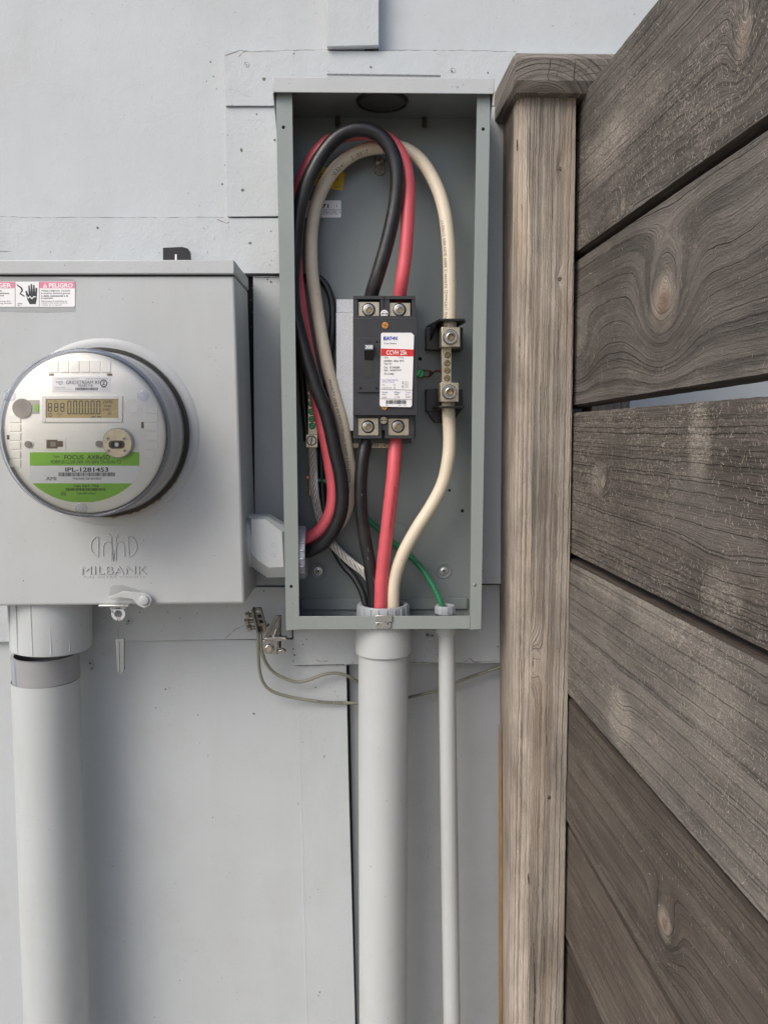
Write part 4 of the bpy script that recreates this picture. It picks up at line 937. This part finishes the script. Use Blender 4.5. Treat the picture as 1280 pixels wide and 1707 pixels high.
cable('power_cable', 'cream white cable bending from the neutral bar\'s lower lug down to the thick conduit', [(747, 670, -.078), (747.5, 690, -.078), (749, 730, -.078), (747, 764, -.078), (738, 805, -.079), (719, 843, -.079), (694, 882, -.080), (671, 925, -.080), (658, 965, -.079), (655, 1000, -.078), (655, 1040, -.076)], .0083, 'cream')
cable('thin_cable', 'thin black cable looping behind the others down into the thick conduit', [(512, 735, -.040), (504, 640, -.040), (498, 560, -.040), (495, 500, -.041), (502, 470, -.043), (520, 459, -.045), (540, 471, -.045), (552, 497, -.045), (555, 530, -.045), (552, 570, -.045), (548, 610, -.043), (544, 650, -.041), (538, 700, -.040), (536, 750, -.040), (537, 800, -.040), (542, 860, -.042), (553, 905, -.044), (571, 940, -.048), (590, 962, -.054), (604, 988, -.060), (610, 1015, -.064), (612, 1042, -.066)], .0046, 'black')
cable('ground_wire', 'thin green printed wire curving down to the small conduit at the cabinet\'s lower right', [(522, 800, -.040), (546, 803, -.041), (570, 820, -.042), (592, 845, -.042), (613, 866, -.042), (638, 889, -.043), (662, 910, -.044), (686, 930, -.048), (706, 952, -.054), (722, 977, -.061), (733, 1000, -.067), (740, 1022, -.070)], .0037, 'green', [('12 AWG THWN-2 GR II  VW-1  600V GAS AND OIL RES 8 AWG MTW OR THHN', .105, .0034, .1, False)])
# bare stranded conductor: one twisted bundle
bp = path([(520, 738, -.056), (521, 752, -.054), (523, 790, -.050), (526, 830, -.048), (535, 870, -.048), (549, 900, -.049), (567, 921, -.050), (588, 940, -.053), (608, 956, -.057), (625, 985, -.062), (630, 1035, -.068)], .0015)
m = MB('strand'); N_ = 7
nrm = Vector((1, 0, 0)); S_ = [[] for _ in range(N_)]; acc = 0
for i, p in enumerate(bp):
    T = (bp[min(i+1, len(bp)-1)]-bp[max(i-1, 0)]).normalized(); nrm = (nrm-T*nrm.dot(T)).normalized(); b = T.cross(nrm)
    if i: acc += (p-bp[i-1]).length
    for k in range(N_):
        a = 2*math.pi*k/N_+acc/.055*2*math.pi; S_[k].append(p+(nrm*math.cos(a)+b*math.sin(a))*.0041)
for k in range(N_): m.tube(S_[k], .00145, 7)
m.tube(bp, .0031, 8, 'gasket')
m.build('bare_ground_cable', None, 'bare twisted aluminium conductor hanging from the grounding bar lug behind the cables', 'cable')

# ------------------------------------------------------------------ bonding block, clamp and grey wires outside
q6 = lambda x, y: (400+x/5.333, 980+y/5.333)
def cut(m, poly, yf, yb, mat): m.prism([q6(*p) for p in poly], yf, yb, mat)
tb = thing('bonding_block', 'small rusty steel bonding block with three hex bolts hanging on grey wires', 'terminal block', P(433, 1057, -.055))
m = MB('rustysteel'); tilt = [(112, 198), (122, 184), (175, 178), (190, 186), (235, 345), (232, 380), (218, 400), (165, 412), (150, 404), (100, 205)]
cut(m, tilt, -.062, -.056, 'rustysteel')
cut(m, [(100, 205), (104, 195), (116, 192), (165, 400), (155, 404), (150, 400)], -.068, -.050, 'rustysteel')
for (x, y) in ((160, 212), (176, 255), (188, 303), (196, 362)):
    pass
cut(m, [(142, 204), (150, 200), (176, 204), (182, 214), (160, 222), (146, 216)], -.0624, -.0619, 'wallrough')
cut(m, [(155, 240), (188, 236), (198, 262), (165, 268)], -.0624, -.0619, 'void'); cut(m, [(168, 288), (200, 284), (212, 312), (178, 318)], -.0624, -.0619, 'void')
cut(m, [(160, 345), (222, 338), (228, 384), (172, 394)], -.0624, -.0619, 'gasket'); cut(m, [(200, 342), (222, 338), (228, 384), (208, 388)], -.0628, -.0619, 'sealant')
m.build('block_body', tb, bevel=.0007)
for (x, y) in ((78, 245), (72, 302), (92, 358)):
    m = MB('steel'); a = P(*q6(x-26, y), -.060); b = P(*q6(x+10, y-4), -.060); ax = (b-a).normalized()
    m.hexhead(a, ax, .0052, .0055, 'steel'); m.lathe(b-ax*.003, ax, [(.0046, 0), (.0046, .001), (.0028, .001), (.0028, .010)], 20, 'rustysteel'); m.build('hex_bolt', tb)
m = MB('rustysteel'); m.tube([P(*q6(208, 366), -.058), P(*q6(258, 322), -.050)], .0014, 8); m.build('link_pin', tb)
cl = thing('ground_clamp', 'steel pipe clamp with hex bolt and open jaws below the cabinet\'s lower left corner', 'clamp', P(455, 1091, -.05))
m = MB('steel'); cut(m, [(318, 246), (352, 246), (262, 440), (212, 452)], -.064, -.061, 'rustysteel'); cut(m, [(348, 248), (368, 250), (362, 268), (352, 440), (340, 440), (346, 300)], -.058, -.052, 'rustysteel')
cut(m, [(210, 452), (215, 446), (345, 436), (395, 446), (402, 438), (408, 448), (420, 455), (415, 470), (380, 472), (330, 478), (214, 468)], -.066, -.054, 'steel')
m.build('jaw_frame', cl, bevel=.0006)
m = MB('steel'); cut(m, [(206, 462), (338, 472), (330, 594), (215, 578), (200, 545)], -.064, -.052, 'steel'); cut(m, [(330, 560), (382, 545), (392, 552), (410, 562), (405, 578), (332, 586)], -.062, -.054, 'steel'); m.build('lower_jaw', cl, bevel=.0008)
m = MB('steel'); c = P(*q6(260, 535), -.064); m.lathe(c, 'y', [(.0075, 0), (.0075, .0012), (.006, .0012)], 24, 'steel'); m.hexhead(Vector((c.x, -.0652, c.z)), (.12, -1, .0), .0062, .0045, 'steel'); m.lathe(Vector((c.x, -.0697, c.z)), 'y', [(.0044, 0), (.0042, .0003), (.0001, .0004)], 20, 'nickel'); m.build('hex_bolt', cl)
m = MB('rustysteel'); a = P(*q6(357, 530), -.056); b = P(*q6(357, 262), -.056); L = (b-a).length; prof = []
for k in range(40): prof += [(.0018, L*k/40), (.0013, L*(k+.5)/40)]
m.lathe(a, b-a, prof, 10); m.build('threaded_rod', cl)
m = MB('steel'); m.tube([P(*q6(330, 360), -.060), P(*q6(300, 436), -.060)], .0028, 10); m.build('set_bolt', cl)
def q5b(x, y): return (400+x/2.7826, 980+y/2.7826)
m = MB('greywire'); pp = path([(*q6(162, 400), -.058), (*q6(163, 500), -.056), (*q6(166, 620), -.052), (*q6(176, 740), -.046), (*q6(212, 850), -.040), (*q6(285, 918), -.036), (*q6(400, 958), -.032), (*q6(560, 990), -.028), (*q6(750, 1016), -.025), (*q6(950, 1022), -.024), (*q6(1050, 1024), -.023), (640, 1170, -.021), (*q5b(785, 508), -.020), (*q5b(850, 492), -.018), (*q5b(915, 476), -.016), (*q5b(1000, 440), -.016), (*q5b(1100, 402), -.018), (*q5b(1210, 366), -.020), (850, 1106, -.022)], .005); m.tube(pp, .0022, 12)
for st_ in (.16, .27, .37): tube_text(m, pp, .0022, 'DIRECT BURIAL 14 AWG', st_, .0022, .2, 'print')
m.build('grey_wire', None, 'grey wire drooping lower from the bonding block, passing behind both conduits to the post', 'wire')
m = MB('greywire'); pp = path([(*q6(188, 400), -.057), (*q6(188, 500), -.055), (*q6(206, 600), -.050), (*q6(240, 680), -.045), (*q6(295, 745), -.040), (*q6(385, 800), -.036), (*q6(500, 836), -.033), (*q6(600, 822), -.032), (*q6(720, 777), -.032), (*q6(830, 757), -.032), (*q6(930, 772), -.030), (*q6(1000, 806), -.026), (*q6(1055, 846), -.020), (620, 1160, -.016)], .005); m.tube(pp, .0022, 12)
m.build('grey_wire', None, 'grey wire looping higher from the bonding block and ending behind the thick conduit', 'wire')
# cobweb twigs on the wall
m = MB('crack')
for l in ([(148, 1106), (153, 1100), (157, 1112), (152, 1118)], [(133, 1046), (139, 1050), (137, 1056)], [(213, 1030), (222, 1033), (218, 1040), (211, 1036)]):
    m.tube(path([(x, y, -.0262 if y < 1068 else -.0162) for x, y in l], .002), .00022, 5, 'sealant')
m.build('wall_debris', wall)

# ------------------------------------------------------------------ fence
fence = thing('wood_fence', 'weathered brown horizontal board fence running towards the viewer at right, with capped post', 'fence', Vector((F0.x, F0.y, 0)))
def uvb(co, n): return ((co-F0).dot(FD), co.z)
def fu(px, py): p = FP(px, py); return FU(p), p.z
BD, BL = (.060, .055, .050), (.205, .187, .168)
def kn(px, py, su, sv, a, lt): u, v = fu(px, py); return (u, v, su, sv, a, lt)
seams = [  # (top at x=955, top at x=1280, bottom at x=955, bottom at x=1280), seed, freq, knots, colours
 ((176, -232), (429, 200), 1.3, 85, [kn(1243, 60, .020, .030, .035, .6), kn(1040, 345, .014, .016, .03, .45), kn(990, 385, .025, .014, .03, .0)], BD, BL, 520),
 ((436, 211), (679, 629), 4.7, 60, [kn(1105, 505, .052, .048, .10, .85), kn(965, 590, .05, .035, .05, .0), kn(1225, 400, .06, .03, .015, 0.)], BD, BL, 60),
 ((688, 660), (926, 1090), 8.1, 110, [kn(1007, 805, .012, .014, .03, .8), kn(1114, 808, .004, .005, .01, .5), kn(1200, 930, .06, .02, .008, 0)], (.050, .044, .039), (.18, .16, .14), 460),
 ((934, 1099), (1166, 1537), 11.9, 75, [kn(1035, 1180, .03, .03, .010, .15)], (.082, .076, .069), (.275, .253, .228), 560),
 ((1174, 1553), (1391, 1957), 15.2, 55, [kn(1106, 1540, .026, .027, .055, 1.)], (.060, .050, .042), (.155, .133, .112), 50),
 ((1401, 1978), (1607, 2372), 18.4, 110, [], (.070, .056, .046), (.19, .16, .135), 20),
 ((1621, 2402), (1830, 2800), 22.4, 90, [], (.040, .032, .026), (.13, .105, .088), 0),
]
def pp_(px, py, hw, sv, st): u, v = fu(px, py); u2, _ = fu(px+hw, py); return (u, v, abs(u2-u), sv, st)
PT = {0: [pp_(1010, 250, 40, .035, .6), pp_(1060, 180, 60, .03, .4)], 2: [pp_(1168, 740, 22, .040, .6), pp_(1205, 1000, 40, .030, .5), pp_(1000, 800, 14, .02, .5)], 3: [pp_(1035, 1195, 26, .035, .75), pp_(1110, 1010, 90, .04, .4), pp_(1000, 980, 40, .03, .45), pp_(1200, 1200, 60, .05, .3)], 1: [pp_(1125, 430, 40, .02, .4)]}
TH = -FN*.018
umax = 1.35
edgem = wood('board_edge_shaded_wood', (.028, .023, .019), (.075, .062, .052), 120, [], .004, 40., .6)  # aged dark edges; the colour also carries the shade in the board seams
for bi, (tp, bt, sd, fq, kns, dk, lt, nf) in enumerate(seams):
    def edge(ya, yb):
        a = FP(955, ya); b = FP(1280, yb); ua, ub = FU(a), FU(b); sl = (b.z-a.z)/(ub-ua)
        return lambda u: F0.x*0 + a.z+sl*(min(u, ub+.15)-ua)
    et, eb = edge(*tp), edge(*bt)
    rn = random.Random(bi*13+1)
    po = FN*(.0015, .0, .0015, .0025, -.0005, -.0045, -.008)[bi]
    def pt(u, z): return Vector((F0.x+FD.x*u, F0.y+FD.y*u, z))+po
    m = MB(wood('board_wood_%s' % 'abcdefg'[bi], dk, lt, fq, kns, (.005, .006, .0035, .004, .005, .003, .004)[bi], sd, .60, bump=1.6, scuff=(.9, .45, .9, 1., .35, .3, .3)[bi], patches=PT.get(bi, ())))
    us = [-.05+k*.011 for k in range(60)]+[umax]
    front_t = [pt(u, et(u)+(rn.uniform(-.0002, .0002))) for u in us]; front_b = [pt(u, eb(u)+(rn.uniform(-.0002, .0002))) for u in us]
    n = len(us); V = []; Fc = []
    for a, b in zip(front_t, front_b): V += [a-FN*.0035+Vector((0, 0, 0)), a+Vector((0, 0, -.003)), b+Vector((0, 0, .003)), b-FN*.004, b+TH, a+TH]
    for i in range(n-1):
        for k in range(6): k2 = (k+1) % 6; Fc.append([i*6+k, i*6+k2, (i+1)*6+k2, (i+1)*6+k])
    Fc.append([0, 1, 2, 3, 4, 5]); Fc.append([(n-1)*6+k for k in range(5, -1, -1)])
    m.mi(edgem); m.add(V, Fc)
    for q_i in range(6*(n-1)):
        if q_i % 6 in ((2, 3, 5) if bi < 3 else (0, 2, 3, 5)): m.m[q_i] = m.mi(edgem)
    # raised fibres of the rough-sawn face
    cl_ = [(rn.uniform(0, .5), rn.uniform(.15, .85), rn.uniform(.03, .09), rn.uniform(.01, .035)) for _ in range(9)]
    cnt = 0
    while cnt < nf*5:
        c_ = rn.choice(cl_)
        u = rn.gauss(c_[0], c_[2]) if rn.random() < .75 else rn.uniform(0, .52)
        if not (0 < u < .54): continue
        zt3, zb3 = et(u), eb(u); z = zb3+(zt3-zb3)*min(.97, max(.03, rn.gauss(c_[1], .13) if rn.random() < .7 else rn.uniform(.03, .97)))
        L = rn.uniform(.0012, .0042)*(1 if rn.random() < .93 else 2.0); a = rn.gauss(1.15, .5)*rn.choice((1, 1, 1, -1)); wd = rn.uniform(.00012, .00030)
        dv = FD*math.cos(a)+Vector((0, 0, math.sin(a))); pv = -FD*math.sin(a)+Vector((0, 0, math.cos(a))); cv = rn.uniform(-.5, .5)*L
        p = pt(u, z)+FN*.0002; Q = [p+dv*(L*t)+pv*(cv*t*t)+FN*(rn.uniform(.0003, .0014)*t) for t in (0, .35, .7, 1.)]
        VV = []; 
        for j, q in enumerate(Q): ww = wd*(1, 1, .8, .3)[j]; VV += [q-pv*ww, q+pv*ww]
        m.add(VV, [[j*2, j*2+1, j*2+3, j*2+2] for j in range(3)], 'fibre'); cnt += 1
    m.build('board', fence, uv=uvb)
# post: a sawn post with rounded near-left corner, slightly out of plumb
yfp = -.120; ybp = -.026
def ring(py, xs):
    xbl, xs1, xc1, xc2, xr = xs
    p0 = P(xbl, py, ybp); p1 = P(xs1, py, yfp+.018); p2 = P(xc1, py, yfp+.006); p2b = P(xc1*.55+xc2*.45, py, yfp+.0022); p3 = P(xc2, py, yfp); p4 = P(xr, py, yfp)
    p5 = Vector((p4.x-FD.x*.094*1.0, ybp, 0))
    zz_ = P(xc2, py, yfp).z; return [Vector((p.x, p.y, zz_)) for p in (p0, p1, p2, p2b, p3, p4, p5)]
rings = [ring(158, (837, 857, 862, 878, 959.5)), ring(450, (835, 853, 860, 884, 956)), ring(900, (832, 849, 858, 885, 949.5)), ring(1300, (832.5, 848, 858, 885, 943.5)), ring(1707, (832.5, 846, 856, 880, 937.5))]
l = rings[-1]; k_ = (l[0].z-.0)/(rings[-2][0].z-l[0].z); rings.append([v+(v-u_)*k_ for v, u_ in zip(l, rings[-2])])
pm = wood('post_wood', (.19, .165, .142), (.46, .41, .352), 190, [(P(933, 280, yfp).z*-1, P(933, 280, yfp).x, .012, .004, .006, .0), (-P(933, 465, yfp).z, P(933, 465, yfp).x, .012, .004, .006, .0), (-P(880, 1105, yfp).z, P(884, 1105, yfp).x, .03, .010, .02, .25)], .0035, 2.2, .62, warm=((.36, .27, .19), .4), bump=1.3, blotch=.55)
pm2 = wood('post_arris_lit_wood', (.24, .205, .17), (.60, .53, .45), 190, [], .0035, 3.2, .62, warm=((.45, .33, .23), .5), bump=1.3, blotch=.5)  # arris paler from weathering, with the light on it added in colour
m = MB(pm, pm2); n = 7; V = [v for r_ in rings for v in r_]; Fc = [list(range(n))]+[[i*n+k, i*n+(k+1) % n, (i+1)*n+(k+1) % n, (i+1)*n+k] for i in range(len(rings)-1) for k in range(n)]
m.add(V, Fc); 
for f_i in range(1, len(Fc)):
    m.sm[f_i] = True
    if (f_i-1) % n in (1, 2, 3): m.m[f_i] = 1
def uvp(co, nn): return (-co.z, co.x+(co.y-yfp)*(-.8))
def chk(l, w_):   # drying checks in the post face
    crackline(m, l, w_, yfp-.0002, 'nail', int(l[0][0]))
chk([(869, 340), (870, 365)], 1.0); chk([(880, 1455), (881, 1475)], 1.5); chk([(889, 1572), (891, 1660), (889, 1707)], 1.1); chk([(868, 1030), (868, 1200), (867, 1330)], .5); chk([(888, 1098), (902, 1099)], .5); chk([(888, 1072), (888, 1125)], .4); chk([(862, 232), (862, 252)], 1.4); chk([(900, 640), (901, 760)], .5); chk([(925, 820), (926, 930)], .5); chk([(910, 1180), (911, 1260)], .6); chk([(930, 520), (930, 600)], .4); chk([(865, 560), (866, 640)], .6); chk([(905, 1480), (907, 1620)], .5); chk([(920, 330), (921, 420)], .4)
post = m.build('post', fence, uv=uvp)
for (x, y) in ((933, 281), (932.5, 465), (915, 1329)):
    m = MB('nail'); c = P(x, y, yfp-.0001); rn = random.Random(int(y)); pts = [(x+rn.uniform(2, 4.4)*math.cos(2*math.pi*k/9), y+rn.uniform(2, 4.8)*math.sin(2*math.pi*k/9)) for k in range(9)]
    m.prism(pts, yfp-.0003, yfp+.0003, 'nail'); m.cyl(x, y, yfp-.0007, yfp, 2.0, 'rustysteel', 12); m.build('nail_head', post)
m = MB('wood_raw'); m.prism([(832, 1210), (834, 1240), (837, 1400), (837, 1760), (832.5, 1760), (832, 1400)], -.052, -.046); m.build('split_edge', post)
# cap
capm = wood('cap_wood', (.085, .078, .070), (.28, .252, .22), 200, [], .004, 5., .35, radial=(P(905, 215, -.13).x, P(905, 215, -.13).z), bump=1.3)
yc0 = -.142; yc1 = -.028
TL = [(860, 97), (1030, 96)]; 
def dirshift(p, d): return Vector((p.x-FD.x*d, p.y-FD.y*d, p.z))
f = [P(860, 99, yc0), P(878, 96.5, yc0), P(1040, 98, yc0), P(1040, 136, yc0), P(864, 133, yc0), P(859.5, 124, yc0)]
in_ = .006
F1 = [f[0]+Vector((.000, -.0, 0)), f[2], f[3], f[4], f[5]]
mid = [P(860, 98, yc0), P(1045, 98, yc0), P(1045, 136, yc0), P(866, 134, yc0), P(860, 125, yc0)]
zt4 = P(878, 85, yc0+.012).z; zb4 = P(880, 151, yc0+.020).z
L_ = .112
def q_(px, py, y): return P(px, py, y)
m = MB(capm)
# closed body from cross-sections going back: front bevel, full section, back
secF = [P(861, 99, yc0), P(1045, 99, yc0), P(1045, 135, yc0), P(863, 133, yc0), P(859.5, 127, yc0)]
xlf = secF[4].x-.0005; xrf = secF[1].x
def sec(y, xl_, zt_s, zb_s, cb_): 
    off = -(y-yc0)*FD.x/FD.y*-1
    dx = (y-yc0)*(FD.x/FD.y)
    return [Vector((xl_+dx+cb_, y, zt_s)), Vector((xrf+dx, y, zt_s)), Vector((xrf+dx, y, zb_s)), Vector((xl_+dx+cb_, y, zb_s)), Vector((xl_+dx, y, zb_s+cb_)), Vector((xl_+dx, y, zt_s-cb_))]
zT = P(900, 97, yc0).z; zB = P(900, 134, yc0).z
s0 = sec(yc0, xlf, zT, zB, .002); s1 = sec(yc0+.009, xlf-.001, zT+.009, zB-.010, .004); s2 = sec(yc1, xlf-.001, zT+.009, zB-.010, .004)
V = s0+s1+s2; Fc = [[0, 1, 2, 3, 4, 5], [17, 16, 15, 14, 13, 12]]
for a in (0, 6):
    for k in range(6): k2 = (k+1) % 6; Fc.append([a+k, a+k2, a+6+k2, a+6+k])
m.add(V, Fc)
for l, w_ in (([(917, 98), (916, 112), (912, 126), (914, 134)], .9), ([(959, 98), (957, 115), (956, 135)], 1.1), ([(935, 99), (930, 116), (927, 128)], .6), ([(985, 99), (981, 112), (975, 120)], .6), ([(958, 120), (990, 110), (1015, 108)], .5), ([(959, 128), (985, 122), (1010, 120)], .5), ([(920, 115), (950, 106)], .4), ([(918, 122), (952, 118)], .4)): crackline(m, l, w_, yc0-.0003, 'nail', int(l[0][0]))
cap = m.build('post_cap', fence, uv=lambda co, nn: (co.x+(co.y-yc0)*.02, co.z+(co.y-yc0)*.10), bevel=.0004)
# upright behind the boards, seen through the gap
sm = wood('stud_wood', (.12, .105, .09), (.30, .27, .23), 150, [], .004, 9., .6)
a = P(978, 675, -.085); b = P(1041, 675, -.085)
m = MB(sm); m.wbox((a.x, -.105, .3), (b.x, -.060, P(960, 200, -.1).z)); m.build('back_stud', fence, uv=lambda co, nn: (-co.z, co.x+co.y))
